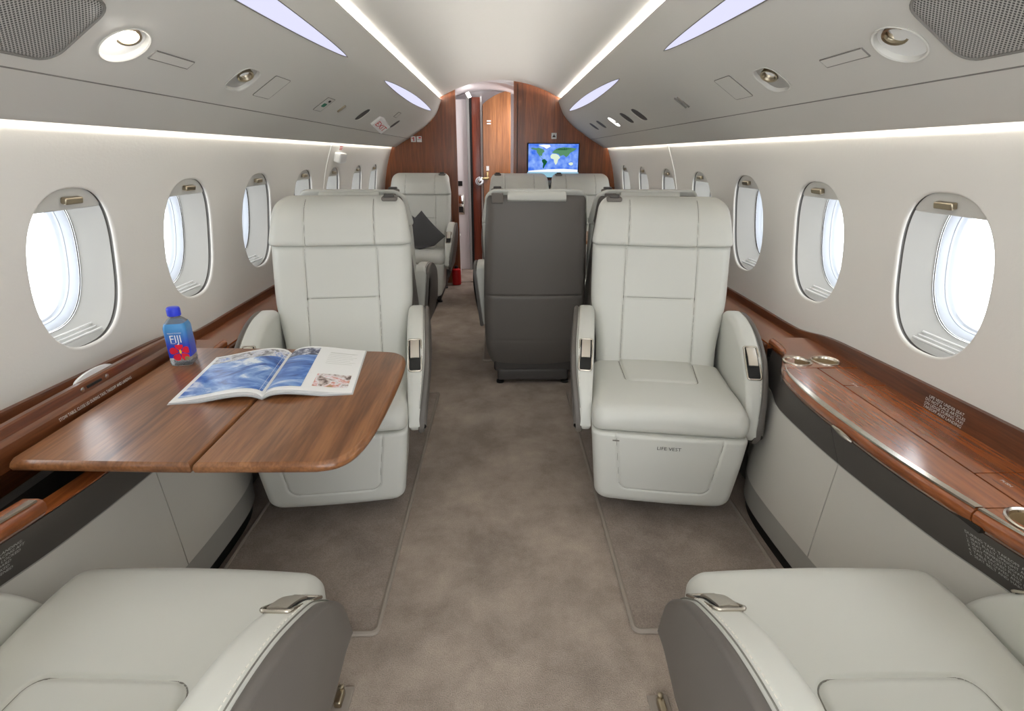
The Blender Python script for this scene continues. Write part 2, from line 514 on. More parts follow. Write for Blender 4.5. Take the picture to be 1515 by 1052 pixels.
def wall(sg, wins, name, seamy):
    fn = surf(WALL, sg); mb = MB()
    holes = [superellipse(.2105, .157, 2.5, 72, WS, yc) for yc in wins]
    holes = [[(WS-(p[0]-WS), p[1]) for p in h] for h in holes]
    smax = WALL.L
    ys = [Y0+(YB-Y0)*i/110 for i in range(111)]; ss = [smax*i/40 for i in range(41)]
    outer = [(s_, Y0) for s_ in ss] + [(smax, y) for y in ys[1:]] + [(s_, YB) for s_ in ss[::-1][1:]] + [(0, y) for y in ys[::-1][1:-1]]
    g = [(s_, y) for s_ in ss[1:-1] for y in ys[1:-1]]
    holed(mb, outer, holes, g, lambda s_, y: fn(s_, y), 'wall', .012)
    o = mb.build(name, sharp=60); struct(o)
    # the light reveal line where the door panel begins
    sm = MB(); a, b = s_at_z(WALL, 1.31), s_at_z(WALL, .62)
    for dy, m, r in ((0, 'white', .0042), (.009, 'softgroove', .0022)):
        sm.tube([fn(a+(b-a)*i/30, seamy+dy+.10*(1-i/30)**2*.3, .001) for i in range(31)], r, m, 6)
    sm.build('panel_seam', o)
    return o
wall(-1, WIN_L, 'wall_left', 3.39); wall(1, WIN_R, 'wall_right', 3.35)
for sg, ws in ((-1, WIN_L), (1, WIN_R)):
    for yc in ws:
        wcount += 1; make_window(sg, yc, wcount)

# ---- ceiling with the hidden coves behind the overhead panels
mb = MB(); half = [(0, ceil_z(0))]+[(x/100, ceil_z(x/100)) for x in range(3, 66, 3)]
half += [(.70, 1.69), (.76, 1.63), (.85, 1.56), (.93, 1.49), (.975, 1.40)]
prof = [(-x, z) for x, z in half[::-1]]+half[1:]
mb.grid([[(x, y, z) for x, z in prof] for y in [Y0+(YB-Y0)*i/20 for i in range(21)]], 'ceiling')
struct(mb.build('ceiling', sharp=50))

# ---- floor
mb = MB(); mb.box((0, (Y0+YV)/2, -.02), (2.1, YV-Y0+.4, .04), 'carpet'); struct(mb.build('floor', smooth=False))

# ------------------------------------------------------------------ overhead panels with their openings
def overhead(sg, name, holes):
    fn = surf(OHP, sg); mb = MB(); L = OHP.L
    ys = [Y0+(YB-Y0)*i/130 for i in range(131)]; ss = [L*i/36 for i in range(37)]
    outer = [(s_, Y0) for s_ in ss]+[(L, y) for y in ys[1:]]+[(s_, YB) for s_ in ss[::-1][1:]]+[(0, y) for y in ys[::-1][1:-1]]
    g = [(s_, y) for s_ in ss[1:-1] for y in ys[1:-1]]
    holed(mb, outer, holes, g, lambda s_, y: fn(s_, y), 'overhead', .008)
    # turned-back edges: cove lip on top, valance return at the bottom
    up = [(.53, 1.683), (.534, 1.688), (.545, 1.682), (.585, 1.60), (.66, 1.56)]
    mb.grid([[(sg*x, y, z) for x, z in up] for y in ys], 'overhead')
    lo = [(.975, 1.282), (.980, 1.282), (.983, 1.288), (.965, 1.315), (.94, 1.335)]
    mb.grid([[(sg*x, y, z) for x, z in lo] for y in ys], 'overhead')
    o = weld(mb).build(name, sharp=50); struct(o)
    cr = MB(); sc = s_at_z(OHP, 1.357)
    cr.tube([fn(sc, y, -.0008) for y in (Y0, 1, 2, 3, 4, YB)], .0022, 'softgroove', 6)
    cr.build('panel_joint', o)
    return o
def ell(r, yx, a, b, e=2.2, tilt=0, n=36):
    """opening on the overhead panel: centre ratio r and depth y; a along s, b along y"""
    s0 = s_at_ratio(OHP, r)
    pts = superellipse(a, b, e, n)
    c, sn = cos(tilt), sin(tilt)
    return [(s0+p*c-q*sn, yx+p*sn+q*c) for p, q in pts], s0

HOLES = {}
def fixture_list(sg):
    if sg < 0:
        return [('round', .27, 1.215, .048, .060), ('dee', .270, 1.73, .049, .062), ('slot', .269, 3.16, .050, .055), ('slot', .268, 4.10, .045, .055)]
    return [('round', .262, 1.12, .048, .060), ('dee', .262, 1.62, .049, .062), ('slot', .272, 3.08, .052, .065), ('slot', .274, 3.37, .050, .065), ('lit', .272, 3.75, .050, .065), ('slot', .284, 4.16, .045, .065), ('slot', .284, 4.47, .045, .065)]
FIX = {}
for sg, nm in ((-1, 'trim_1'), (1, 'trim_2')):
    hs = []; FIX[sg] = []
    for kind, r, y, a, b in fixture_list(sg):
        h, s0 = ell(r, y, a, b, {'round': 2.0, 'dee': 3.0}.get(kind, 2.6)); hs.append(h); FIX[sg].append((kind, s0, y, a, b))
    overhead(sg, nm, hs)

def bowl(sg, kind, s0, y, a, b, label, cat, name, group, lit=False):
    fn = surf(OHP, sg); t = thing(name, label, cat, fn(s0, y), 0, group); loc = Vector(fn(s0, y))
    def F(p, q, n): return Vector(fn(s0+p, y+q, n))-loc
    e = {'round': 2.0, 'dee': 3.0}.get(kind, 2.6); d = {'round': .07, 'dee': .05}.get(kind, .045)
    def ring(k, n): return [F(p*k, q*k, n) for p, q in superellipse(a, b, e, 36)]
    rim = MB()
    big = kind in ('round', 'dee')
    rim.grid([ring(1.0, -.001), ring(1.05, .0018), ring(1.0, .003), ring(.95, .001), ring(.93, -.008)] if big else [ring(1.0, -.001), ring(1.03, .0006), ring(1.0, .001), ring(.97, 0), ring(.95, -.002)], 'overhead', True)
    rim.build('rim', t)
    cup = MB()
    cup.grid([ring(.93, -.008) if big else ring(.95, -.002), ring(.9, -d*.6), ring(.8, -d*.9), ring(.4, -d)], 'white' if kind in ('round', 'lit') else ('reveal' if kind == 'dee' else 'plinth'), True, True)  # air outlet recesses coloured dark to stand in for the shade inside
    cup.build('recess', t)
    # swivelling lamp head held inside the recess
    ax = (F(0, 0, 0)-F(0, 0, -.05)).normalized()
    lean = Vector((-sg*.0, -.55, -.35)); dirv = (ax+lean*.6).normalized()
    base = F(-a*.42, b*.10, -d*.45) if kind != 'dee' else F(-a*.35, 0, -.026)
    q = Vector((0, 0, 1)).rotation_difference(dirv).to_matrix().to_4x4(); q.translation = base
    k = {'round': 1.0, 'dee': 1.0}.get(kind, .46)
    hd = MB(); hd.lathe([(.010*k, -.012*k), (.017*k, -.008*k), (.020*k, .006*k), (.024*k, .026*k), (.0235*k, .030*k), (.019*k, .029*k), (.018*k, .020*k), (.004*k, .018*k)], 'bronze', q, 24)
    ho = hd.build('lamp_head' if kind in ('round', 'dee', 'lit') else 'air_nozzle', t)
    if kind in ('round', 'dee') or lit:
        ln = MB(); ln.lathe([(.0165*k, .0215*k), (.0001, .0225*k)], 'lamp' if (lit and kind == 'round') else ('lampsoft' if lit else 'chrome'), q, 24, False); ln.build('lens', ho)
    if lit and kind == 'round':
        lt = bpy.data.lights.new('reading_beam', 'POINT'); lt.energy = .12; lt.shadow_soft_size = .012; lt.color = (1, .96, .9)
        lo = link('reading_beam', lt, t); lo.location = base+dirv*.042+F(.006, 0, 0)*1.0
    if kind == 'lit':
        gl = MB(); gl.grid([ring(.92, -.002), ring(.3, -.0025)], 'lampsoft', True, True); gl.build('glowing_cover', t)
    return t
GR = 'reading lamps recessed in the overhead panels'; GV = 'small air and lamp outlets in the overhead panels'
k, s0, y, a, b = FIX[-1][0]; bowl(-1, k, s0, y, a, b, 'lit round reading lamp glowing in overhead panel beside the speaker', 'reading lamp', 'reading_lamp', GR, True)
k, s0, y, a, b = FIX[-1][1]; bowl(-1, k, s0, y, a, b, 'unlit reading lamp in rounded square recess, left overhead panel, beside outlined hatch', 'reading lamp', 'reading_lamp', GR)
k, s0, y, a, b = FIX[-1][2]; bowl(-1, k, s0, y, a, b, 'oval air outlet on overhead panel just before the red EXIT sign', 'air outlet', 'air_outlet', GV)
k, s0, y, a, b = FIX[-1][3]; bowl(-1, k, s0, y, a, b, 'oval air outlet on overhead panel between red EXIT sign and wooden bulkhead', 'air outlet', 'air_outlet', GV)
k, s0, y, a, b = FIX[1][0]; bowl(1, k, s0, y, a, b, 'unlit round reading lamp in overhead panel beside the right speaker', 'reading lamp', 'reading_lamp', GR)
k, s0, y, a, b = FIX[1][1]; bowl(1, k, s0, y, a, b, 'unlit reading lamp in rounded square recess on right overhead panel', 'reading lamp', 'reading_lamp', GR)
labs = ['oval air outlet on right overhead panel, first of five from the camera', 'oval air outlet on right overhead panel, just before the glowing lamp', 'small glowing white lamp between oval air outlets on right overhead panel',
        'small oval air outlet just beyond the glowing lamp on right overhead panel', 'small oval air outlet on right overhead panel nearest the wooden bulkhead']
for (k, s0, y, a, b), lb in zip(FIX[1][2:], labs):
    bowl(1, k, s0, y, a, b, lb, 'reading lamp' if k == 'lit' else 'air outlet', 'outlet_lamp' if k == 'lit' else 'air_outlet', GV, k == 'lit')

def on_ohp(sg, name, label, cat, poly, m, n0=0, n1=.003, group=None, s0=0, y0=0, rim=None):
    """a panel of real thickness lying on the overhead surface; poly in (s, y) offsets"""
    fn = surf(OHP, sg); loc = Vector(fn(s0, y0)); t = thing(name, label, cat, loc, 0, group)
    mb = MB(); mb.prism(poly, n0, n1, m, lambda a, b, h: Vector(fn(s0+a, y0+b, h))-loc)
    mb.build('panel', t, sharp=30)
    if rim:
        rb = MB(); rb.tube([Vector(fn(s0+a, y0+b, n1*.6))-loc for a, b in poly], rim[0], rim[1], 6, True); rb.build('border', t)
    return t
# speakers, lens-shaped lavender lights, hatches, placards
for sg, yc, where in ((-1, .995, 'left'), (1, .925, 'right')):
    s0 = s_at_ratio(OHP, .262)
    poly = rrect(-.085, -.105, .075, .105, .035)
    # subdivide so that it follows the curved panel
    fn = surf(OHP, sg); loc = Vector(fn(s0, yc)); t = thing('speaker', 'rounded perforated speaker grille set into the %s overhead panel' % where, 'speaker', loc, 0, 'cabin speakers')
    mb = MB(); rows = []
    for kk in range(9): rows.append([Vector(fn(s0+p*kk/8, yc+q*kk/8, .003 if kk < 8 else .0005))-loc for p, q in poly])
    mb.grid(rows, 'grille', True); go = mb.build('grille', t)
    uv = go.data.uv_layers.new(name='holes'); pr = [(p*kk/8, q*kk/8) for kk in range(9) for p, q in poly]
    for lp_ in go.data.loops: a_, b_ = pr[lp_.vertex_index]; uv.data[lp_.index].uv = ((a_+b_)*.707+1, (a_-b_)*.707+1)
    rb = MB(); rb.tube([Vector(fn(s0+p, yc+q, .001))-loc for p, q in poly], .003, 'softgroove', 6, True); rb.build('frame', t)
def lens(sg, ya, yb, label):
    s0 = s_at_ratio(OHP, .597); fn = surf(OHP, sg); yc = (ya+yb)/2; loc = Vector(fn(s0, yc)); t = thing('accent_light', label, 'ceiling light', loc, 0, 'lens shaped lavender accent lights')
    N = 40; up = []; dn = []; hw = .0275
    rows = []
    for i in range(N+1):
        u = -1+2*i/N; w = hw*max(0, 1-abs(u)**1.7)**.72
        rows.append([Vector(fn(s0+w*k/6, yc+u*(yb-ya)/2, .0015))-loc for k in range(-6, 7)])
    mb = MB(); mb.grid(rows, 'led'); mb.build('diffuser', t)
    ring = [r[0] for r in rows]+[r[-1] for r in rows[::-1]]
    rb = MB(); rb.tube(ring, .0014, 'softgroove', 6, True); rb.build('border', t)
lens(-1, .40, 2.30, 'long lavender lens-shaped light on left overhead panel, nearer the camera')
lens(-1, 2.98, 4.90, 'small-looking lavender lens-shaped light on left overhead panel near wooden bulkhead')
lens(1, .30, 2.12, 'long lavender lens-shaped light on right overhead panel, nearer the camera')
lens(1, 2.86, 4.85, 'small-looking lavender lens-shaped light on right overhead panel near the television')
for sg, yc, where, wl in ((-1, 1.38, 'left', 'lit round lamp'), (1, 1.285, 'right', 'round unlit lamp')):
    on_ohp(sg, 'placard', 'narrow grey outlined placard on %s overhead panel beyond the %s' % (where, wl), 'placard', [(-.012, -.075), (.013, -.075), (.013, .075), (-.012, .075)], 'overhead', 0, .0025, 'grey outlined placards', s_at_ratio(OHP, .268), yc, (.0016, 'softgroove'))
on_ohp(-1, 'access_hatch', 'square outlined oxygen hatch on left overhead panel beyond the second lamp', 'hatch', rrect(-.05, -.062, .05, .062, .006, 2), 'overhead', 0, .0015, 'overhead access hatches', s_at_ratio(OHP, .272), 1.935, (.0012, 'softgroove'))
on_ohp(1, 'access_hatch', 'square outlined oxygen hatch on right overhead panel beyond the second lamp', 'hatch', rrect(-.05, -.062, .05, .062, .006, 2), 'overhead', 0, .0015, 'overhead access hatches', s_at_ratio(OHP, .272), 1.86, (.0012, 'softgroove'))
t = on_ohp(-1, 'call_panel', 'small switch panel with green marker on left overhead panel', 'switch panel', rrect(-.042, -.05, .042, .05, .005, 2), 'overhead', 0, .0015, None, s_at_ratio(OHP, .264), 2.50, (.0012, 'softgroove'))
fn = surf(OHP, -1); s0 = s_at_ratio(OHP, .264); loc = Vector(fn(s0, 2.5))
mb = MB(); mb.prism(rrect(-.008, -.018, .012, .018, .004, 3), .001, .004, 'green', lambda a, b, h: Vector(fn(s0+a, 2.5+b, h))-loc); mb.build('green_marker', t)['label'] = 'green marker'
mb = MB(); mb.prism(rrect(-.03, .0, -.02, .02, .003, 3), .001, .004, 'black', lambda a, b, h: Vector(fn(s0+a, 2.5+b, h))-loc); mb.build('switch', t)
on_ohp(-1, 'sensor_slot', 'small dark slotted latch beside the green marker on overhead panel', 'latch', rrect(-.024, -.01, .024, .01, .006, 3), 'bronze', 0, .006, None, s_at_ratio(OHP, .27), 2.745)
on_ohp(-1, 'access_cover', 'small square outlined cover above the red EXIT sign', 'cover', rrect(-.022, -.045, .022, .045, .003, 2), 'overhead', 0, .002, None, s_at_ratio(OHP, .36), 3.85, (.0016, 'softgroove'))
t = on_ohp(1, 'sensor_slot', 'pair of thin parallel slots on right overhead panel', 'vent', [(-.03, -.02), (-.028, -.03), (.03, -.006), (.03, .006)], 'overhead', 0, .001, None, s_at_ratio(OHP, .274), 2.36)
fn = surf(OHP, 1); s0 = s_at_ratio(OHP, .274); loc = Vector(fn(s0, 2.36))
for dy in (-.018, .018):
    mb = MB(); mb.tube([Vector(fn(s0+a, 2.36+dy, .002))-loc for a in (-.032, 0, .032)], .004, 'softgroove', 6); mb.build('slot', t)

# EXIT sign: a wedge on the left overhead panel, angled down the cabin
fn = surf(OHP, -1); s0 = s_at_ratio(OHP, .258); ye = 3.56; loc = Vector(fn(s0, ye))
t = thing('exit_sign', 'white wedge sign with red EXIT letters on left overhead panel', 'exit sign', loc)
def EX(a, b, n): return Vector(fn(s0-b, ye+a, n))-loc       # a away from the camera, b up the panel
mb = MB(); w_, h_ = .060, .036
P8 = [EX(-w_, -h_, 0), EX(w_, -h_, 0), EX(w_, h_, 0), EX(-w_, h_, 0), EX(-w_, -h_, .012), EX(w_, -h_, .065), EX(w_, h_, .065), EX(-w_, h_, .012)]
mb.add(P8, [(0, 1, 2, 3), (4, 7, 6, 5), (0, 4, 5, 1), (3, 2, 6, 7), (0, 3, 7, 4), (1, 5, 6, 2)], 'white'); mb.build('housing', t, smooth=False)
mb = MB(); text_on(mb, 'EXIT', .054, lambda a, b: EX(a*.95, b-.0195, .0125+(a*.95+w_)/(2*w_)*.053+.0012), 'redtext', 'CENTER', .95); mb.build('lettering', t)['label'] = 'red EXIT letters'

# ------------------------------------------------------------------ LED strips in the coves and over the windows
for sg, side in ((-1, 'left'), (1, 'right')):
    mb = MB(); mb.box((sg*.630, (Y0+YB)/2, 1.662), (.022, YB-Y0-.1, .008), 'cove', Matrix.Rotation(sg*-.3, 3, 'Y')); o = mb.build('cove_light_strip', smooth=False)
    tag(o, 'white light strip hidden in the %s ceiling cove' % side, 'light strip', 'cove light strips')
    mb = MB(); mb.box((sg*.972, (Y0+YB)/2, 1.338), (.016, YB-Y0-.1, .008), 'wash', Matrix.Rotation(sg*-.5, 3, 'Y')); o = mb.build('wall_light_strip', smooth=False)
    tag(o, 'white light strip washing the %s sidewall from under the overhead panel' % side, 'light strip', 'sidewall light strips')

# ------------------------------------------------------------------ forward bulkhead, door and vestibule
def section_edge(sg, xin):
    """outline of one half of the cabin section from xin (aisle side) out to the sidewall"""
    top = [(x/100*sg, ceil_z(x/100)+.004) for x in range(0, 63, 3) if x/100 > abs(xin)+.005]
    return top
def bulk_panel(sg, xin, name, y0=YB, th=.045):
    poly = [(sg*xin, 0), (sg*xin, ceil_z(xin)+.004)]+[(sg*x, z) for x, z in [(abs(a), b) for a, b in section_edge(sg, xin)]]
    poly += [(sg*.70, 1.60), (sg*.90, 1.47)]
    poly += [(sg*x, z) for x, z in WALL.p[2:]]
    cl = []
    for p in poly:
        if not cl or math.dist(p, cl[-1]) > 1e-4: cl.append(p)
    mb = MB(); n = len(cl)
    gp = [(sg*(xin+.05*i), .04+.08*j) for i in range(1, 16) for j in range(23)]
    for yy in (y0, y0+th): holed(mb, cl, [], gp, lambda a, b: (a, yy, b), 'bulk')
    k = [(a, y0, b) for a, b in cl]+[(a, y0+th, b) for a, b in cl]
    mb.add(k, [(i, (i+1) % n, (i+1) % n+n, i+n) for i in range(n)], 'bulk'); return struct(mb.build(name, sharp=30))
bulk_panel(-1, .405, 'wall_front_left')
bulk_panel(1, .125, 'wall_front_right')
mb = MB(); mb.box((.160, YB-.006, .92), (.004, .014, 1.80), 'groove'); mb.box((.64, YB-.006, .93), (.98, .008, .004), 'groove'); struct(mb.build('trim_3', smooth=False))
# lit threshold strip
mb = MB(); mb.box((-.14, YB+.02, .003), (.53, .03, .008), 'metal'); struct(mb.build('trim_4', smooth=False))
# vestibule shell
mb = MB(); mb.box((-.86, (YB+YV)/2+.06, 1.0), (.04, YV-YB, 2.0), 'vestibule'); struct(mb.build('wall_vestibule_left', smooth=False))
mb = MB(); mb.box((.62, (YB+YV)/2+.06, 1.0), (.04, YV-YB, 2.0), 'vestibule'); struct(mb.build('wall_vestibule_right', smooth=False))
mb = MB(); mb.grid([[(-.13+.73*sin(a), y, 1.28+.56*cos(a)) for a in [rad(-90+180*i/24) for i in range(25)]] for y in (YB+.04, YV+.06)], 'vestibule')
xs = [-.42+.57*i/20 for i in range(21)]
mb.grid([[(x, YB+.001, ceil_z(x)+.004) for x in xs], [(x, YB+.045, 1.28+.56*sqrt(max(0, 1-((x+.13)/.73)**2))) for x in xs]], 'vestibule')
struct(mb.build('ceiling_vestibule'))
mb = MB(); mb.box((-.12, YV+.06, 1.0), (1.5, .03, 2.0), 'vestibule'); struct(mb.build('wall_forward', smooth=False))
# white galley cabinet on the left of the vestibule
t = thing('galley_cabinet', 'white galley cabinet seen through the doorway with a steel recess', 'cabinet', (-.60, 5.99, 0))
mb = MB(); mb.rbox((0.027, .03, .875), (.46, .10, 1.75), .008, 'vestibule'); mb.build('body', t)
mb = MB(); mb.rbox((.165, -.022, .71), (.09, .012, .21), .005, 'metal'); mb.rbox((.165, -.027, .76), (.07, .01, .09), .004, 'chrome'); mb.box((.165, -.029, .66), (.06, .008, .06), 'black'); mb.build('steel_recess', t)['label'] = 'steel recess with black slot'
mb = MB(); mb.rbox((.165, -.024, .93), (.055, .012, .05), .003, 'black'); mb.build('socket', t)['label'] = 'black socket'
t = thing('waste_bin', 'rounded white bin edge beside the wooden bulkhead in the vestibule', 'bin', (-.50, 5.55, 0))
mb = MB(); mb.rbox((0, 0, .21), (.16, .2, .42), .03, 'vestibule'); mb.build('body', t)
mb = MB(); mb.rbox((0, 0, .435), (.165, .205, .03), .013, 'white'); mb.build('lid', t)
# door frame, red-brown jamb and the open wooden door
mb = MB(); mb.box((-.331, 5.985, .9), (.026, .10, 1.80), 'grey'); mb.box((-.306, 6.0, .89), (.024, .06, 1.78), 'black')
struct(mb.build('trim_5', smooth=False))
jm = MB(); jm.rbox((-.250, 6.0, .885), (.088, .05, 1.77), .004, 'redwood'); struct(jm.build('trim_6'))
lp = MB(); lp.box((-.196, 6.005, .90), (.018, .04, 1.76), 'white'); struct(lp.build('trim_7', smooth=False))
door = struct(link('door_1', None)); door.location = (-.03, 5.94, 0)
mb = MB(); poly = [(-.148, .02), (.14, .02), (.14, 1.825)]+[(-.148+.288*i/14, 1.70+.125*sin(pi/2*(i/14))**.9) for i in range(13, -1, -1)]
mb.prism(poly, 0, .04, 'doorwood', lambda a, b, h: (a, h, b)); mb.build('door_leaf', door, bevel=.003)
mb = MB(); mb.box((-.150, -.001, .86), (.006, .006, 1.66), 'groove'); mb.box((0, -.002, .585), (.285, .003, .004), 'groove'); mb.build('panel_line', door, smooth=False)
mb = MB(); q = Matrix.Rotation(pi/2, 4, 'X'); q.translation = (-.19, -.005, .955); mb.lathe([(.045, 0), (.045, .006), (.036, .012), (.034, .008), (.022, .008), (.020, .03), (.014, .034)], 'chrome', q, 28); h = mb.build('handle', door)
mb = MB(); mb.rbox((-.125, -.015, .985), (.075, .016, .026), .005, 'brass'); mb.rbox((-.105, -.015, 1.01), (.022, .014, .08), .005, 'brass'); mb.build('lock', door)
mb = MB(); mb.box((-.103, -.003, 1.085), (.028, .004, .045), 'white'); mb.box((-.085, -.003, 1.52), (.04, .004, .012), 'white'); mb.box((-.085, -.003, 1.545), (.04, .004, .012), 'white'); mb.build('notice', door, smooth=False)
mb = MB(); mb.box((.175, 5.99, .93), (.06, .05, 1.86), 'groove'); mb.box((.165, 5.96, 1.62), (.012, .02, .28), 'metal'); mb.rbox((.166, 5.955, 1.33), (.022, .02, .12), .004, 'metal'); struct(mb.build('trim_8', smooth=False))
o = MB(); o.rbox((-.30, 5.60, 1.752), (.035, .36, .014), .006, 'vlight', Matrix.Rotation(-.3, 3, 'Y')); o = o.build('vestibule_light')
tag(o, 'short bright light strip on the vestibule ceiling beyond the doorway', 'light strip')
lt = bpy.data.lights.new('vestibule_fill', 'AREA'); lt.shape = 'RECTANGLE'; lt.size = .3; lt.size_y = .5; lt.energy = 7.0; lt.color = (1, .97, .97)  # added fill light, out of view, brightens the vestibule
lo = link('vestibule_fill', lt); lo.location = (.34, 5.62, 1.60); lo.rotation_euler = (rad(25), rad(42), 0)
# placards on the bulkhead
for i, x in enumerate((-.802, -.748)):
    t = thing('warning_placard', ('small white and red no smoking placard, left of the pair on wooden bulkhead', 'small white and red placard, right of the pair on wooden bulkhead')[i], 'placard', (x, YB-.001, 1.352), 0, 'placards on the wooden bulkhead')
    mb = MB(); mb.rbox((0, -.003, 0), (.046, .006, .05), .0028, 'white'); mb.build('plate', t)
    mb = MB()
    if i == 0:
        mb.box((.004, -.007, 0), (.008, .002, .034), 'redtext'); mb.box((-.008, -.007, .008), (.014, .002, .006), 'redtext')
    else:
        mb.box((.006, -.007, .012), (.022, .002, .012), 'redtext'); mb.box((0, -.007, -.004), (.03, .002, .004), 'grey')
    mb.build('symbol', t, smooth=False)
t = thing('seat_belt_placard', 'small square white placard with figure symbol above the television', 'placard', (.50, YB-.001, 1.385), 0, 'placards on the wooden bulkhead')
mb = MB(); mb.rbox((0, -.003, 0), (.048, .006, .052), .0028, 'white'); mb.build('plate', t)
mb = MB(); mb.prism([(-.016, -.012), (.016, -.012), (.009, .004), (.004, .004), (.004, .014), (-.004, .014), (-.004, .004), (-.009, .004)], 0, .002, 'textdark', lambda a, b, h: (a, -.006-h, b)); mb.build('symbol', t)

# television with the moving map
TX0, TX1, TZ0, TZ1 = .252, .740, 1.02, 1.324
t = thing('television', 'flat screen on the wooden bulkhead showing a blue world map', 'television', ((TX0+TX1)/2, YB-.02, TZ0))
w2 = (TX1-TX0)/2; th = TZ1-TZ0
mb = MB(); mb.rbox((0, .0, th/2), (2*w2, .035, th), .006, 'black'); mb.build('bezel', t)
mb = MB(); mb.box((0, -.019, th/2+.02), (2*w2-.022, .003, th-.056), 'ocean'); sc_ = mb.build('screen', t, smooth=False)
sx0, sx1, sz0, sz1 = -w2+.012, w2-.012, .050, th-.012
def SC(a, b, h): return (sx0+a*(sx1-sx0), -.0212-h, sz0+b*(sz1-sz0))
def cont(poly, m, nm):
    mb = MB(); mb.prism(poly, 0, .0006, m, SC); return mb.build(nm, sc_, smooth=False)
cont([(.15, .86), (.20, .88), (.30, .82), (.32, .74), (.28, .68), (.27, .58), (.23, .60), (.26, .52), (.30, .48), (.27, .49), (.22, .58), (.17, .70), (.16, .78), (.05, .84), (.06, .88)], 'land', 'north_land')
cont([(.28, .46), (.33, .47), (.38, .38), (.36, .30), (.33, .22), (.31, .12), (.29, .16), (.30, .30), (.27, .40)], 'forest', 'south_land')
cont([(.44, .58), (.47, .66), (.55, .66), (.60, .62), (.64, .52), (.60, .46), (.58, .32), (.55, .26), (.52, .36), (.51, .46), (.45, .50)], 'desert', 'middle_land')
cont([(.47, .70), (.52, .80), (.58, .86), (.70, .90), (.86, .88), (.97, .86), (.92, .78), (.84, .70), (.80, .60), (.76, .54), (.70, .62), (.64, .58), (.60, .66), (.52, .68)], 'land', 'broad_land')
cont([(.54, .80), (.60, .86), (.72, .88), (.86, .86), (.84, .80), (.70, .79)], 'forest', 'forest_band')
cont([(.81, .32), (.86, .36), (.90, .34), (.90, .27), (.86, .24), (.82, .27)], 'desert', 'island_land')
cont([(.20, .96), (.30, .99), (.42, .99), (.44, .92), (.36, .84), (.30, .90)], 'ice', 'north_ice')
cont([(0, 0), (1, 0), (1, .09), (.7, .12), (.4, .10), (.1, .06), (0, .04)], 'ice', 'south_ice')
mb = MB(); mb.box((0, -.020, .026), (2*w2-.006, .003, .046), 'taskbar'); mb.build('status_bar', t, smooth=False)
t = thing('bulkhead_console', 'grey box below the television between the two far seats', 'console', (.49, YB-.04, .93))
mb = MB(); mb.rbox((0, 0, .03), (.26, .07, .07), .008, 'grey'); mb.build('body', t)
mb = MB(); mb.box((0, -.037, .03), (.2, .004, .03), 'metal'); mb.build('front_plate', t, smooth=False)

# red canister on the floor by the doorway
t = thing('fire_extinguisher', 'small red cylinder standing on the floor beside the far left seat', 'extinguisher', (-.440, 5.215, 0))
mb = MB(); mb.lathe([(.02, .0), (.043, .004), (.045, .015), (.045, .135), (.04, .155), (.02, .165)], 'red', None, 24); mb.build('cylinder', t)
mb = MB(); mb.lathe([(.018, .16), (.018, .185), (.008, .19)], 'black', None, 16); mb.build('valve', t)
# cover on the left sidewall
fn = surf(WALL, -1); s0 = s_at_z(WALL, 1.205); loc = Vector(fn(s0, 3.60)); t = thing('handle_cover', 'small white plastic cover on left sidewall above the fifth window', 'cover', loc)
mb = MB(); mb.rbox(Vector(fn(s0, 3.60, .02))-loc, (.045, .15, .062), .012, 'white', Matrix.Rotation(.25, 3, 'Y')); mb.build('cover', t)
mb = MB(); mb.prism([(-.02, -.04), (.02, -.04), (.02, .04), (-.02, .04)], .001, .003, 'white', lambda a, b, h: Vector(fn(s0-.055+a, 3.63+b, h))-loc)
for k in range(3): mb.prism([(-.012+k*.01, -.03), (-.008+k*.01, -.03), (-.008+k*.01, .03), (-.012+k*.01, .03)], .003, .0036, 'redtext', lambda a, b, h: Vector(fn(s0-.055+a, 3.63+b, h))-loc)
mb.build('placard', t, smooth=False)

# ------------------------------------------------------------------ seats
def sd(t, lo, hi): return max(0, min(1, (t-lo)/(hi-lo)))
def sstep(t): return t*t*(3-2*t)
def erode(d, r):
    """profile of a rounded edge: how far the surface drops at distance d inside an edge of radius r"""
    return 0 if d >= r else r-sqrt(max(0, r*r-(r-d)**2))
def usamples(n, edge=.12, ne=8):
    a = [-1+edge*(1-cos(pi/2*i/ne)) for i in range(ne)]
    b = [-1+edge+(2-2*edge)*i/n for i in range(n+1)]
    return a+b+[-x for x in a[::-1]]
def pad(mb, m, ts, wl, wr, top, bot, re, rb, mapf, nu=60, nb=10, edge=.12):
    """closed cushion: rows along t; at each t it spans u in [wl(t), wr(t)] between bot and top with rounded edges"""
    us = usamples(nu, edge); ub = usamples(nb, edge, 5); rows = []
    for t in ts:
        l, r = wl(t), wr(t); c, h = (l+r)/2, (r-l)/2; row = []
        for k in us:
            u = c+h*k; tt, bb = top(u, t), bot(u, t); rr = min(re, max(1e-4, (tt-bb)*.55))
            row.append(mapf(u, t, tt-erode(h*(1-abs(k)), rr)))
        for k in ub[::-1]:
            u = c+h*k; tt, bb = top(u, t), bot(u, t); rr = min(rb, max(1e-4, (tt-bb)*.4))
            row.append(mapf(u, t, bb+erode(h*(1-abs(k)), rr)))
        rows.append(row)
    return mb.grid(rows, m, True, True)
def tsamp(a, b, n, ra=0, rb=0, ne=8):
    r = [a+ra*(1-cos(pi/2*i/ne)) for i in range(ne)] if ra else []
    r += [a+ra+(b-a-ra-rb)*i/n for i in range(n+1)]
    if rb: r += [b-rb*(1-cos(pi/2*i/ne)) for i in range(ne-1, -1, -1)]
    return r
def gro(d, depth, sg): return -depth*exp(-(d/sg)**2)

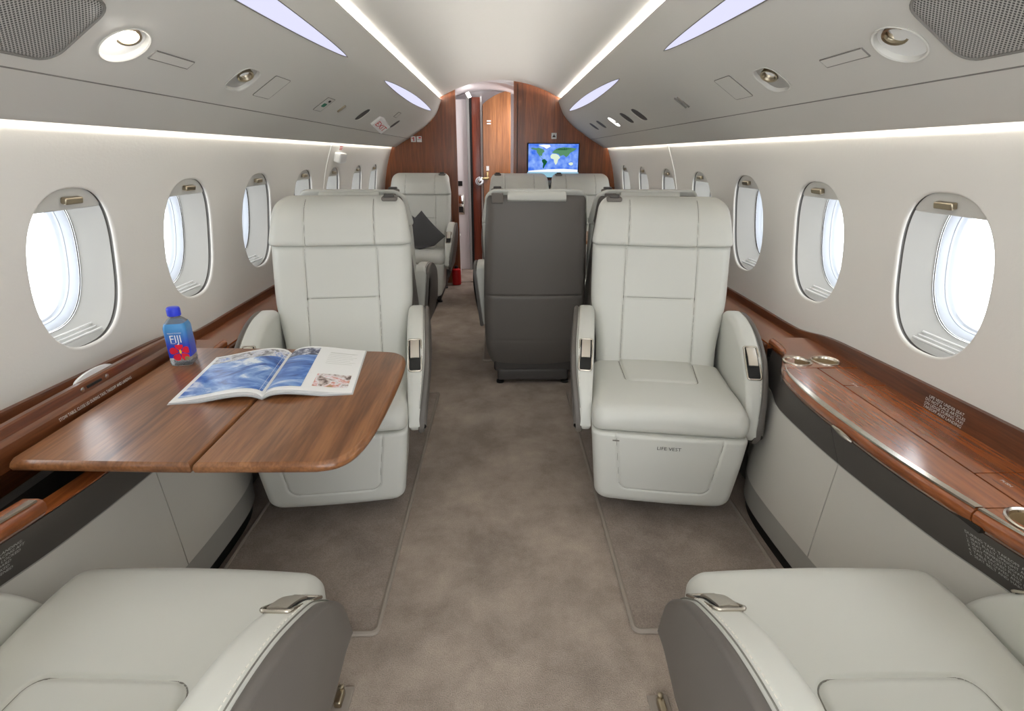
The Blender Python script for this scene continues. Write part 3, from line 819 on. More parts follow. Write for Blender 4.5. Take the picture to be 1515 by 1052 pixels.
HW = .252
def lr(a, b, n): return [a+(b-a)*i/n for i in range(n+1)]
def seat_meshes():
    P = {}
    # --- cushion: t = depth, h = height
    def w(t): return HW-erode(t+.03, .05)*.8-(.012 if t > .44 else 0)
    def sdf(u, v):
        hw = .128+.02*sd(v, .22, .5); r = .03
        dx, dy = abs(u)-(hw-r), (.225+r)-v
        return sqrt(max(dx, 0)**2+max(dy, 0)**2)+min(max(dx, dy), 0)-r
    def top(u, v):
        s_ = sdf(u, v); z = .447+.010*(1-(u/HW)**2)-.012*sd(v, .05, .5)+.006*sin(pi*sd(v, -.03, .23))
        z += .004*sstep(sd(-s_, 0, .014))+gro(s_, .0055, .0034)
        return z-erode(v+.03, .045)
    def bot(u, v): return .368+erode(v+.03, .028)
    mb = MB(); pad(mb, 'leather', tsamp(-.03, .52, 125, .05, .02), lambda t: -w(t), w, top, bot, .034, .02, lambda u, t, h: (u, t, h), 150)
    def hw_(v): return .128+.02*sd(v, .22, .5)
    path = [(-hw_(v), v) for v in lr(.50, .258, 16)]+[(-hw_(.25)+.03-.03*cos(a), .255-.03*sin(a)) for a in lr(.1, pi/2-.1, 6)]
    path = path+[(-u, v) for u, v in path[::-1]]
    mb.tube([(u, v, top(u, v)+.0004) for u, v in path], .0016, 'seam', 6)
    P['seat_cushion'] = mb
    # --- folded leg rest: t = height, h = towards the front
    def wl(z): return .251-.026*(1-sd(z, .09, .37))-erode(z-.085, .05)*.8-erode(.368-z, .012)
    def sdl(u, z):
        r = .035; dx, dy = abs(u)-(.150+.02*sd(z, .2, .36)-r), (.155+r)-z
        return sqrt(max(dx, 0)**2+max(dy, 0)**2)+min(max(dx, dy), 0)-r
    def ft(u, z): return .030+.012*(1-(u/.25)**2)-.025*(1-sd(z, .08, .3))**1.5-erode(z-.085, .04)+gro(sdl(u, z), .0045, .0034)-erode(.368-z, .012)
    mb = MB(); pad(mb, 'leather', tsamp(.085, .368, 80, .05, .012), lambda t: -wl(t), wl, ft, lambda u, z: -.30, .03, .02, lambda u, t, h: (u, -h, t), 120)
    def wv_(z): return .150+.02*sd(z, .2, .36)
    path = [(-wv_(z), z) for z in lr(.362, .19, 16)]+[(-wv_(.155)+.035-.035*cos(a), .19-.035*sin(a)) for a in lr(.1, pi/2-.1, 6)]
    path = path+[(-u, z) for u, z in path[::-1]]
    mb.tube([(u, -ft(u, z)+.0006, z) for u, z in path], .0014, 'seam', 6)
    mb.box((-.17, -.0365, .345), (.022, .003, .004), 'seam')
    P['leg_rest'] = mb
    # --- backrest
    def vf(z): return .455+.345*(z-.45)-.05*max(0, z-.7)**1.2
    def wb(z): return interp(BW, z)
    BW = smooth_tab([(.42, .236), (.5, .238), (.58, .252), (.66, .266), (.75, .270), (.88, .272)], 6)
    def gb(u, z):
        d = gro(abs(u)-.139, .0055, .0034)
        if abs(u) < .139: d += gro(z-.685, .0055, .0034)
        d += gro(z-.448, .0, .01)
        return d+.010*(1-(u/.27)**2)+.006*exp(-((abs(u)-.2)/.05)**2)
    mb = MB(); pad(mb, 'leather', tsamp(.42, .886, 130, .02, .02), lambda t: -wb(t), wb, lambda u, z: -vf(z)+gb(u, z)-erode(z-.42, .02)-erode(.886-z, .02), lambda u, z: -vf(z)-.10, .04, .03, lambda u, t, h: (u, -h, t), 150)
    for s_ in (-1, 1): mb.tube([(s_*.139, vf(z)-gb(s_*.139, z)+.0006, z) for z in lr(.45, .87, 30)], .0016, 'seam', 6)
    mb.tube([(u, vf(.685)-gb(u, .685)+.0006, .685) for u in lr(-.137, .137, 20)], .0016, 'seam', 6)
    P['backrest'] = mb
    # --- headrest
    def wh(z): return .275-.024*sd(z, .90, 1.06)-erode(1.062-z, .05)-erode(z-.882, .012)*.6
    def vh(z): return vf(.886)-.022+.40*(z-.886)+.10*sd(z, .97, 1.06)**2*.5
    def gh(u, z): return gro(abs(u)-.132, .0055, .0034)+.010*(1-(u/.27)**2)-erode(z-.882, .022)-erode(1.062-z, .04)
    mb = MB(); pad(mb, 'leather', tsamp(.882, 1.062, 60, .022, .045, 10), lambda t: -wh(t), wh, lambda u, z: -vh(z)+gh(u, z), lambda u, z: -vh(z)-.085+erode(1.062-z, .03), .036, .03, lambda u, t, h: (u, -h, t), 150)
    for s_ in (-1, 1): mb.tube([(s_*.132, vh(z)-gh(s_*.132, z)+.0006, z) for z in lr(.886, 1.05, 24)], .0016, 'seam', 6)
    P['headrest'] = mb
    # --- taupe shell behind: h grows backwards
    def ws(z): return interp(SW, z)-erode(1.04-z, .035)-erode(z-.10, .03)
    SW = smooth_tab([(.10, .225), (.2, .258), (.3, .266), (.5, .269), (.8, .262), (1.04, .247)], 6)
    def bs(u, z): return interp(SB, z)+.012*(1-(u/.27)**2)+gro(z-.525, .008, .004)+gro(z-.275, .004, .003)-erode(1.04-z, .03)-erode(z-.10, .02)
    SB = smooth_tab([(.10, .69), (.2, .735), (.3, .755), (.5, .765), (.8, .765), (1.04, .748)], 6)
    def fs(u, z): return max(.545, vf(min(z, .886))+.09) if z < .9 else vh(z)+.072
    mb = MB(); pad(mb, 'taupe', tsamp(.10, 1.04, 130, .03, .035), lambda t: -ws(t), ws, bs, fs, .045, .02, lambda u, t, h: (u, h, t), 60)
    P['back_shell'] = mb
    # --- light roll over the top of the shell
    mb = MB(); pad(mb, 'leather', tsamp(-.145, .145, 20, .012, .012), lambda t: .690, lambda t: .775, lambda u, t: 1.056-erode(.145-abs(t), .012), lambda u, t: 1.004, .034, .016, lambda u, t, h: (t, u, h), 20)
    P['headrest_roll'] = mb
    mb = MB(); mb.rbox((.195, .705, 1.052), (.062, .075, .018), .007, 'strap'); mb.rbox((.195, .765, 1.020), (.058, .012, .05), .005, 'strap'); mb.rbox((.195, .68, 1.064), (.04, .03, .014), .005, 'plinth')
    P['headrest_strap'] = mb
    # --- plinth and floor fittings
    mb = MB(); mb.rbox((0, .40, .20), (.44, .62, .26), .02, 'plinth'); mb.rbox((0, .43, .055), (.40, .58, .07), .015, 'plinth')
    P['plinth'] = mb
    mb = MB()
    for u in (-.185, .185):
        for v in (.17, .69): mb.lathe([(.022, 0), (.022, .012), (.014, .018), (.014, .03), (.008, .034)], 'black', Matrix.Translation((u, v, 0)), 14); 
    P['floor_fitting'] = mb
    return P
ARM_T = smooth_tab([(.040, .350), (.047, .392), (.072, .448), (.110, .502), (.155, .548), (.2, .583), (.3, .628), (.4, .65), (.5, .652), (.545, .638)], 6)
def arm_top(v): return interp(ARM_T, v)
def arm_bot(v): return .335-.04*sd(v, .04, .14)+erode(v-.04, .018)
def arm_meshes(sg):
    P = {}; ts = tsamp(.040, .545, 70, .03, .02)
    lo, hi = (.252, .318)
    def en(v): return erode(.545-v, .03)*.5
    mp = lambda u, t, h: (sg*u, t, h)
    mpt = lambda u, t, h: (sg*(u-.034*(1-sstep(sd(h, .28, .60)))*sd(u, .268, .314)), t, h)
    mb = MB(); pad(mb, 'leather', ts, lambda t: lo, lambda t: hi+.004*sin(pi*sd(t, .03, .55)), lambda u, v: arm_top(v)-en(v), lambda u, v: arm_bot(v)+en(v), .022, .014, mpt, 24, 10, .3)
    mb.tube([mpt(.3125, v, arm_top(v)-.0025) for v in [.055+.475*i/40 for i in range(41)]], .0012, 'seam', 5)
    P['armrest'] = mb
    mb = MB()
    def bulge(u, t, h):
        k = sstep(sd(h, .28, .60))
        return (sg*(u-.034*(1-k)), t, h)
    pad(mb, 'taupe', ts, lambda t: .314, lambda t: .334, lambda u, v: arm_top(v)-.004-en(v), lambda u, v: arm_bot(v)-.012+en(v), .010, .008, bulge, 12, 8, .4)
    # refine the outer face with its own grid so that it bulges
    rows = []
    for i in range(41):
        v = .042+.50*(i/40)**1.3; row = []
        for j in range(15):
            k = j/14; z = arm_bot(v)-.006+(arm_top(v)-.010-arm_bot(v)+.006)*k
            row.append((sg*(.333-.034*(1-sstep(sd(z, .28, .60)))+.012*sin(pi*k)**.8*(sin(pi*sd(v, -.06, .60)))**.5), v, z))
        rows.append(row)
    mb.grid(rows, 'taupe')
    P['outer_panel'] = mb
    mb = MB()
    n = 15
    for i in range(0, n*3, 1):
        v = .09+.44*i/(n*3)
        mb.tube([mpt(.3065, v, arm_top(v)-.0012), mpt(.3065, v+.006, arm_top(v+.006)-.0012)], .0011, 'stitch', 4)
    P['stitching'] = mb
    # control set into the top
    def cp(u, v, n_):
        d = .004; tz = (arm_top(v+d)-arm_top(v-d))/(2*d); L = sqrt(1+tz*tz)
        return mp(u, v-n_*tz/L, arm_top(v)+n_/L)
    def patch(mb, u0, u1, v0, v1, n0, n1, m, crown=0):
        K = 8; rows = []
        for i in range(K+1):
            v = v0+(v1-v0)*i/K; rows.append([cp(u0, v, n0), cp(u0, v, n1), cp((u0+u1)/2, v, n1+crown), cp(u1, v, n1), cp(u1, v, n0)])
        mb.grid(rows, m); mb.add(rows[0], [(4, 3, 2, 1, 0)], m); mb.add(rows[-1], [(0, 1, 2, 3, 4)], m)
    a0, a1, b0, b1 = .259, .303, .126, .230
    mb = MB(); patch(mb, a0+.003, a1-.003, b0+.003, b1-.003, -.004, .0012, 'black')
    mb.tube([cp(p, q, .0022) for p, q in rrect(a0, b0, a1, b1, .007, 5)], .0032, 'metal', 8, True)
    P['arm_control'] = mb
    mb = MB(); patch(mb, a0+.007, a1-.007, b0+.036, b1-.006, .0, .005, 'lever', .002); P['lever'] = mb
    return P
SM = seat_meshes(); AM = {1: arm_meshes(1), -1: arm_meshes(-1)}
GS = 'cabin seats in pale leather with taupe shells'
def first_seat(label):
    t = thing('cabin_seat', label, 'seat', (0, 0, 0), 0, GS)
    for nm in ('plinth', 'leg_rest', 'seat_cushion', 'backrest', 'headrest', 'back_shell', 'headrest_roll', 'headrest_strap'):
        o = SM[nm].build(nm, t, sharp=60)
        if nm in ('back_shell', 'plinth', 'headrest_strap'): o['label'] = {'back_shell': 'taupe leather back shell', 'plinth': 'dark taupe plinth', 'headrest_strap': 'taupe strap'}[nm]
        if nm == 'plinth': SM['floor_fitting'].build('floor_fitting', o, sharp=50)
    for sg in (1, -1):
        a = AM[sg]['armrest'].build('armrest', t, sharp=60)
        AM[sg]['outer_panel'].build('outer_panel', a, sharp=60)['label'] = 'taupe outer panel'
        AM[sg]['stitching'].build('stitching', a, sharp=60)
        c = AM[sg]['arm_control'].build('arm_control', t, sharp=50); c['label'] = 'metal framed recline control'
        AM[sg]['lever'].build('lever', c, sharp=50)
    return t
SEATS = [  # x, y of the cushion's front, heading, strap side in seat space, label
    (-.56, 1.53, 7.0, 1, 'pale leather seat facing the camera behind the wooden table'),
    (.550, 1.52, -9.0, -1, 'pale leather seat facing the camera marked LIFE VEST below its cushion'),
    (-.60, .83, 180-2.5, 1, 'pale leather seat cut off at the bottom left, under the table edge'),
    (.616, .81, 180, 1, 'pale leather seat cut off at the bottom right, beside the long wooden ledge'),
    (-.722, 3.40, 180, -1, 'mostly hidden seat backing onto the table seat, showing headrest top and taupe arm'),
    (-.722, 4.38, 0, 1, 'far seat facing the camera with charcoal pillows against the left bulkhead'),
    (.18, 3.47, 180, 1, 'taupe backed seat turned away from the camera beside the aisle'),
    (.735, 3.45, 180, 1, 'mostly hidden seat backing onto the LIFE VEST seat, only headrest top showing'),
    (.172, 4.36, 0, -1, 'far seat facing the camera under the television, left of the pair'),
    (.725, 4.36, 0, -1, 'far seat facing the camera under the television, right of the pair by the windows'),
]
base = None; seats = []
for x, y, a, st, lb in SEATS:
    if base is None: base = first_seat(lb); o = base
    else: o = clone(base)
    o['label'] = lb; o.location = (x, y, 0); o.rotation_euler = (0, 0, rad(a)); seats.append(o)
    for ch in o.children:
        if ch.name.startswith('headrest_strap'): ch.scale = (st, 1, 1)
for i, sg in ((6, -1), (7, 1), (8, 1), (9, -1)):      # paired seats carry no arm between them
    for ch in list(seats[i].children):
        if ch.name.startswith(('armrest', 'arm_control')):
            side = sum(v.co.x for v in ch.data.vertices)
            if side*sg > 0:
                for g in list(ch.children): bpy.data.objects.remove(g)
                bpy.data.objects.remove(ch)
mb = MB(); text_on(mb, 'LIFE VEST', .017, lambda a, b: (a, -.0435, .325+b), 'textdark', 'CENTER', 1.1)
lv = mb.build('lettering', seats[1], smooth=False); lv['label'] = 'dark LIFE VEST lettering'

# pillows on the far left seat
def pillow(name, label, loc, rot, s_=.30):
    mb = MB(); n = 22
    for sgn in (1, -1):
        rows = []
        for i in range(n+1):
            row = []
            for j in range(n+1):
                a, b = -1+2*i/n, -1+2*j/n
                e = (1-a*a)*(1-b*b); pinch = 1-.07*(1-abs(a)**3)*(abs(b)**4)-.0
                x, z = a*(1-.07*(1-a*a*0)*(1-abs(b)**2)*abs(a)**3*0-.05*(1-b*b)*abs(a)**2), b*(1-.05*(1-a*a)*b*b)
                row.append(Vector((x*s_/2, sgn*.055*max(0, e)**.45*.8, z*s_/2)))
            rows.append(row)
        mb.grid(rows, 'pillow')
    zmin = -.085
    R3 = Matrix.Rotation(rot[0], 3, 'X') @ Matrix.Rotation(rot[1], 3, 'Y')
    out = []
    for p in mb.v:
        q = R3 @ Vector(p)
        if q.z < zmin: q = Vector((q.x*1.04, q.y-.25*(zmin-q.z), zmin-.18*(zmin-q.z)))
        out.append(tuple(q))
    mb.v = out
    o = mb.build(name, sharp=80); o.location = loc
    return tag(weldobj(o), label, 'pillow', 'charcoal pillows on the far left seat')
def weldobj(o):
    m = o.modifiers.new('weld', 'WELD'); m.merge_threshold = .0004; return o
pillow('pillow', 'charcoal pillow standing on its corner on the far left seat, the nearer one', (-.69, 4.67, .562), (-.25, rad(47)), .30)
pillow('pillow', 'second charcoal pillow, mostly hidden behind the nearer pillow', (-.82, 4.80, .575), (-.30, rad(38)), .28)

# ------------------------------------------------------------------ carpet mats with bound edges
def floor_mat(x0, x1, y0, y1, label):
    t = thing('floor_mat', label, 'floor mat', ((x0+x1)/2, (y0+y1)/2, 0), 0, 'bound carpet mats under the seats')
    a, b = (x1-x0)/2, (y1-y0)/2
    mb = MB(); mb.box((0, 0, .004), (2*a, 2*b, .008), 'mat'); mb.build('pile', t, smooth=False)
    mb = MB(); mb.tube([(p, q, .006) for p, q in rrect(-a, -b, a, b, .018, 5)], .0078, 'binding', 8, True); mb.build('binding', t)['label'] = 'raised bound edge'
floor_mat(-.865, -.34, 1.075, 2.62, 'bound carpet mat under the table, left of the aisle')
floor_mat(.362, .86, 1.07, 2.62, 'bound carpet mat under the LIFE VEST seat, right of the aisle')
floor_mat(-.98, -.60, 3.70, 4.62, 'bound carpet mat beneath the far left seat with pillows')
floor_mat(-.11, .93, 3.10, 4.10, 'bound carpet mat beneath the taupe backed seat')
for i, (x, y) in enumerate(((-.385, .885), (.372, .850))):
    t = thing('floor_anchor', 'metal seat anchor in floor beside the bottom %s seat' % ('left', 'right')[i], 'anchor', (x, y, 0), 0, 'metal seat anchors in the carpet')
    mb = MB(); mb.rbox((0, 0, .004), (.05, .075, .008), .003, 'binding'); mb.build('plate', t)
    mb = MB(); mb.rbox((0, 0, .018), (.018, .04, .02), .005, 'bronze'); mb.lathe([(.007, .008), (.007, .034), (.003, .036)], 'bronze', Matrix.Translation((0, .018, 0)), 12); mb.build('clip', t)
t = thing('seat_track_cover', 'narrow grey track cover in the carpet by the far left seat', 'track cover', (-.575, 4.35, 0))
mb = MB(); mb.rbox((0, 0, .003), (.05, .36, .006), .0025, 'plinth'); mb.build('cover', t)

# ------------------------------------------------------------------ side ledges
BOW = smooth_tab([(-.75, .985), (.30, .985), (.45, .965), (.56, .938), (.64, .908), (.72, .885), (.88, .856), (1.02, .840), (1.25, .832), (1.40, .842), (1.48, .862), (1.55, .898), (1.62, .936), (1.70, .953), (1.76, .957)], 6)
def bow(y): return interp(BOW, y)
ZT, ZN = .614, .592                     # wide and narrow ledge heights
XW = 1.096                              # back edge against the dado board
YE = 1.76
def lrange(a, b, n): return [a+(b-a)*i/n for i in range(n+1)]
def ledge(sg, label, is_open):
    t = thing('side_ledge', label, 'ledge', (sg*1.0, 1.0, 0), 0, 'wood topped side ledges under the windows')
    O = Vector((sg*1.0, 1.0, 0))
    def W(x, y, z): return Vector((sg*x, y, z))-O
    def slab(nm, poly, z0, z1, m='ledge', holes=None, bev=.002):
        mb = MB()
        if holes:
            holed(mb, poly, holes, [], lambda a, b: W(a, b, z1), m)
            mb.add([W(a, b, z0) for a, b in poly]+[W(a, b, z1) for a, b in poly], [(i, (i+1) % len(poly), (i+1) % len(poly)+len(poly), i+len(poly)) for i in range(len(poly))], m)
            return mb.build(nm, t, sharp=30)
        mb.prism(poly, z0, z1, m, lambda a, b, h: W(a, b, h)); return mb.build(nm, t, sharp=30, bevel=bev)
    G = .0016
    XG = .968                           # groove between lid and rear strip
    cups = []
    yl0, yl1 = (.79, 1.475)
    # far cup panel
    ys = lrange(yl1+G, 1.70, 10)
    poly = [(bow(y)+.012, y) for y in ys]+[(XW, 1.70), (XW, yl1+G)]
    h = [superellipse(.037, .037, 2, 28, .935, 1.530), superellipse(.037, .037, 2, 28, 1.026, 1.532)]
    slab('cup_panel', poly, ZT-.03, ZT, 'ledge', h if not is_open else None)
    if not is_open: cups += [(.935, 1.530), (1.026, 1.532)]
    slab('end_panel', [(bow(y)+.012, y) for y in lrange(1.70+2*G, YE, 4)]+[(XW, YE), (XW, 1.70+2*G)], ZT-.03, ZT-.001)
    # near cup panel
    ys = lrange(.30, yl0-G, 14)
    poly = [(bow(y)+.016, y) for y in ys]+[(XW, yl0-G), (XW, .30)]
    c = (.945, .745) if not is_open else (.925, .735)
    slab('cup_panel', poly, ZT-.03, ZT, 'ledge', [superellipse(.040, .040, 2, 28, *c)]); cups.append(c)
    if not is_open:
        ys = lrange(yl0+G, yl1-G, 24)
        slab('lid', [(bow(y)+.016, y) for y in ys]+[(XG-.003, yl1-G), (XG-.003, yl0+G)], ZT-.02, ZT)
        for a, b in ((yl0+G, .905-G), (.905+G, 1.345-G), (1.345+G, yl1-G)):
            slab('rear_strip', [(XG+.003, a), (XW, a), (XW, b), (XG+.003, b)], ZT-.02, ZT-.001)
        mb = MB(); mb.box(W(1.0, 1.13, ZT-.035), (.25, .72, .01), 'groove'); mb.build('under_tray', t, smooth=False)
        for x_, y_ in ((1.0, 1.36), (1.0, .88)):
            mb = MB(); text_on(mb, 'PUSH', .010, lambda a, b: W(x_+b, y_-a, ZT-.0004), 'text'); mb.build('lettering', t, smooth=False)['label'] = 'tiny white lettering'
    else:
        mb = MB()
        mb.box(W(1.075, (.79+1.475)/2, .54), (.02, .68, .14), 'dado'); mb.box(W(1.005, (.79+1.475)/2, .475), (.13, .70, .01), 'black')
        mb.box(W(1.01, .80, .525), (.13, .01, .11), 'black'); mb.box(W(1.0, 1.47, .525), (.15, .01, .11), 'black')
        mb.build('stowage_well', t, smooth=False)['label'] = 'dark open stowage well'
        mb = MB(); mb.lathe([(.03, -.02), (.03, .01), (.018, .014), (.014, .03), (.022, .034), (.022, .044), (.01, .048)], 'black', Matrix.Translation(W(1.02, .86, .50)), 18); mb.build('hinge_knob', t)
        mb = MB(); mb.tube([W(.93, 1.2, .47), W(.96, 1.3, .50), W(1.0, 1.4, .52)], .012, 'black', 8); mb.rbox(W(.95, 1.16, .47), (.03, .05, .03), .006, 'metal'); mb.build('slide_arm', t)
    # cups
    for cx, cy in cups:
        mb = MB(); r = .037 if cy > 1 else .040
        T4 = Matrix.Translation(W(cx, cy, ZT))
        mb.lathe([(r+.006, .0), (r+.0055, .003), (r+.002, .0045), (r-.002, .002), (r-.0035, -.004)], 'metal', T4, 40, False)
        mb.lathe([(r-.0035, -.004), (r-.004, -.055), (r-.008, -.06), (.0001, -.06)], 'cuplining', T4, 40, False)
        mb.build('cup_holder', t)['label'] = 'round metal lined cup holder'
    # bullnose rail along the bowed front
    def rail(y0, y1, nm, zt=ZT-.002, hgt=.046):
        mb = MB(); rows = []
        for y in lrange(y0, y1, max(4, int((y1-y0)*50))):
            x = bow(y); row = []
            for dx, dz in ((.040, 0), (.012, 0), (.004, -.003), (0, -.010), (.001, -.022), (.010, -.036), (.022, -.046), (.040, -.046)): row.append(W(x+dx+(.012 if hgt < .03 else 0), y, zt+dz*hgt/.046))
            rows.append(row)
        mb.grid(rows, 'ledge', True, True); return mb.build(nm, t, sharp=40)
    if not is_open:
        rail(.30, yl0-G, 'rail'); rail(yl0+G, YE, 'rail')
    else:
        rail(.30, .85, 'rail'); rail(.853, 1.475, 'lip_rail', ZT-.034, .016); rail(1.478, YE, 'rail')
    # slim tapered metal strip along the lid edge
    def strip(y0, y1, nm, taper0, taper1):
        mb = MB(); rows = []
        for y in lrange(y0, y1, 40):
            k = min(1, (y-y0)/.14 if taper0 else 1, (y1-y)/.2 if taper1 else 1); hw = .0075*max(.05, k)**.8
            x = bow(y)+.0105
            rows.append([W(x-hw, y, ZT-.002), W(x-hw, y, ZT+.0022), W(x+hw, y, ZT+.0022), W(x+hw, y, ZT-.002)])
        mb.grid(rows, 'metal', True, True); return mb.build(nm, t, sharp=30)
    if not is_open:
        strip(yl0+G, 1.50, 'metal_strip', False, True); strip(.70, yl0-G, 'metal_strip', True, False)
    else: strip(.70, .84, 'metal_strip', True, False)
    # front skins: taupe band, pale panel, kick panel
    def px(y, z):
        b_ = bow(y); base = interp(smooth_tab([(.2, 1.0), (.45, .965), (.75, .925), (1.0, .892), (1.25, .872), (1.5, .868), (1.62, .888), (1.70, .93), (YE, .955)], 5), y)
        k = sd(z, .14, ZT-.046); up = b_+.018; mid = interp(smooth_tab([(.2, 1.02), (.45, .995), (.75, .956), (.92, .922), (1.2, .896), (1.45, .894), (1.55, .905), (1.65, .938), (YE, .960)], 5), y)
        zb = .452
        if z >= zb: kk = sd(z, zb, ZT-.046); return mid+(up-mid)*kk
        kk = sd(z, .10, zb); return base+(mid-base)*kk**1.3
    def skin(nm, y0, y1, z0, z1, m, off=0, nz=10):
        mb = MB(); rows = []
        for y in lrange(y0, y1, max(4, int((y1-y0)*44))):
            ring = [W(px(y, z0+(z1-z0)*k/nz)+off, y, z0+(z1-z0)*k/nz) for k in range(nz+1)]
            ring += [W(px(y, z1)+off+.012, y, z1), W(px(y, z0)+off+.012, y, z0)]
            rows.append(ring)
        mb.grid(rows, m, True, True); return mb.build(nm, t, sharp=40)
    SY = 1.19
    skin('front_band', .25, SY-G, .456, ZT-.047, 'band'); skin('front_band', SY+G, YE-.002, .456, ZT-.047, 'band')
    skin('front_panel', .25, SY-G, .145, .452, 'panel'); skin('front_panel', SY+G, YE-.002, .145, .452, 'panel')
    mb = MB(); mb.tube([W(px(y, .452)+.001, y, .4535) for y in lrange(.25, YE-.01, 60)], .0022, 'kick', 6); mb.build('trim_bead', t)
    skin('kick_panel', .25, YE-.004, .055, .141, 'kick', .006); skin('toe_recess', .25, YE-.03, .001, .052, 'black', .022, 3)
    mb = MB(); mb.box(W(1.03, .98, .28), (.03, 1.5, .53), 'groove'); mb.build('carcass', t, smooth=False)
    if not is_open:
        mb = MB(); yy = [1.155-.075*i/8 for i in range(9)]
        mb.tube([W(bow(y)-.003, y, ZT-.026-.004*(i/8)) for i, y in enumerate(yy)], [.0015+.005*sin(pi*max(.05, min(.95, i/8)))**.6 for i in range(9)], 'metal', 8); mb.build('lid_latch', t)['label'] = 'slim metal latch'
    # narrow continuation along the wall beyond the bow
    slab('narrow_top', [(.958, YE+G), (XW, YE+G), (XW, YB-.01), (1.078, YB-.01), (1.078, 2.75), (.958, 2.60)], ZN-.02, ZN)
    mb = MB(); mb.rbox(W(.955, (YE+2.6)/2, ZN-.030), (.018, 2.6-YE-.01, .050), .006, 'dado'); mb.build('narrow_edge', t)
    mb = MB(); mb.box(W(.985, (YE+2.6)/2, .27), (.02, 2.6-YE-.03, .52), 'band'); mb.box(W(1.085, (2.6+YB)/2, .27), (.01, YB-2.6-.03, .52), 'band'); mb.build('lower_panel', t, smooth=False)['label'] = 'taupe lower side panel'
    # moulded wood board along the wall
    DT = smooth_tab([(-.75, .70), (.5, .688), (.97, .676), (1.42, .660), (1.66, .648), (1.80, .625), (1.93, .617), (2.5, .620), (YB-.01, .622)], 5)
    mb = MB(); rows = []
    for y in lrange(.0, YB-.012, 120):
        zt = interp(DT, y)+(.012 if sg < 0 and y < 1.75 else 0); zb = ZN-.02 if y > 1.78 else ZT-.03
        rows.append([W(1.088, y, zb), W(1.091, y, zb+.02), W(1.097, y, zt-.006), W(1.100, y, zt), W(1.118, y, zt), W(1.116, y, zb)])
    mb.grid(rows, 'dado', True, True); mb.build('wall_board', t, sharp=40)['label'] = 'dark wooden board along the wall'
    mb = MB()
    if not is_open:
        for k, ln in enumerate(('LIFE VEST UNDER SEAT', 'DO NOT PLACE ARTICLES', 'ON LEDGE DURING TAXI', 'TAKEOFF AND LANDING')):
            text_on(mb, ln, .0105, lambda a, b: W(1.0895-.0, 1.145-a, .645-k*.0095+b), 'text', 'CENTER', 1.0)
    if mb.v:
        # lean the lettering with the board
        mb.v = [tuple(Vector(p)+Vector((sg*(-.001+.006*sd(p[2], .60, .66)), 0, 0))) for p in mb.v]
        mb.build('lettering', t, smooth=False)['label'] = 'four short lines of white lettering'
    mb = MB(); lines = ('DURING TAXI, TAKEOFF AND LANDING:', '1. SEAT FULLY UPRIGHT AND FACING AFT', '2. SEAT ARMRESTS DOWN AND LOCKED', '3. SEAT TRACKED FULLY OUTBOARD', '4. TABLE STOWED AND LID LOCKED', '5. SEAT BELT AND HARNESS FASTENED')
    for k, ln in enumerate(lines):
        yst = .815 if sg > 0 else .655
        def BT(a, b):
            y = yst-a if sg > 0 else yst+a
            zz = .540-k*.0108+b
            return W(px(y, zz)-.0012, y, zz)
        text_on(mb, ln, .0100, BT, 'text', 'LEFT', .88)
    mb.build('lettering', t, smooth=False)['label'] = 'six lines of small white lettering'
    if not is_open:
        mb = MB()
        for k, ln in enumerate(('LIFE VEST', 'UNDER SEAT', 'STOWAGE')):
            text_on(mb, ln, .011, lambda a, b: W(px(1.62-a, .55-k*.012+b)-.0012, 1.62-a, .55-k*.012+b), 'text')
        mb.build('lettering', t, smooth=False)
    return t
ledge(1, 'long bowed wooden side ledge on the right with lid closed and cup holders', False)
ledge(-1, 'bowed wooden side ledge on the left with its stowage well open under table', True)

# ------------------------------------------------------------------ folding table, lid, magazine, bottle
ZTB = .660
t = thing('folding_table', 'two leaf walnut table pulled out from the left ledge', 'table', (-.62, 1.19, ZTB-.03))
O = Vector((-.62, 1.19, ZTB-.03))
def tab(poly, nm):
    poly = [(a, b+.012) for a, b in poly]
    mb = MB(); n = len(poly); prof = [(0.010, -.024), (.003, -.020), (0, -.012), (.003, -.004), (.010, 0)]
    cx = sum(p[0] for p in poly)/n; cy = sum(p[1] for p in poly)/n
    def off(i, d):
        a, b, c = Vector(poly[i-1]), Vector(poly[i]), Vector(poly[(i+1) % n])
        tn = ((b-a).normalized()+(c-b).normalized()); tn = tn.normalized() if tn.length > 1e-6 else (c-a).normalized()
        nr = Vector((-tn.y, tn.x)); return b+nr*d
    rows = []
    for d, h in prof: rows.append([Vector((*off(i, d), ZTB+h))-O for i in range(n)])
    mb.grid(rows, 'table', True); mb.add(rows[-1], [tuple(range(n))], 'table'); mb.add(rows[0], [tuple(range(n-1, -1, -1))], 'table')
    return mb.build(nm, t, sharp=45)
xs_ = -.600
inner = [(-.968, .898), (xs_-.0012, .876), (xs_-.0012, 1.526), (-.968, 1.545)]
def dens(poly, k=12):
    out = []
    for i in range(len(poly)):
        a, b = poly[i], poly[(i+1) % len(poly)]
        for j in range(k): out.append((a[0]+(b[0]-a[0])*j/k, a[1]+(b[1]-a[1])*j/k))
    return out
tab([(-.960, .894), (-.957, .889), (-.90, .886), (xs_-.0015, .876), (xs_-.0015, 1.526), (-.968, 1.545), (-.968, .91)], 'inner_leaf')
oc = [(xs_+.0015, .876), (-.44, .873)]+smooth_tab([(-.36, .873), (-.325, .884), (-.300, .912), (-.285, .96), (-.276, 1.03), (-.271, 1.15), (-.270, 1.30), (-.274, 1.39), (-.285, 1.455), (-.310, 1.490), (-.345, 1.503), (-.40, 1.509)], 5)+[(xs_+.0015, 1.524)]
tab(oc, 'outer_leaf')
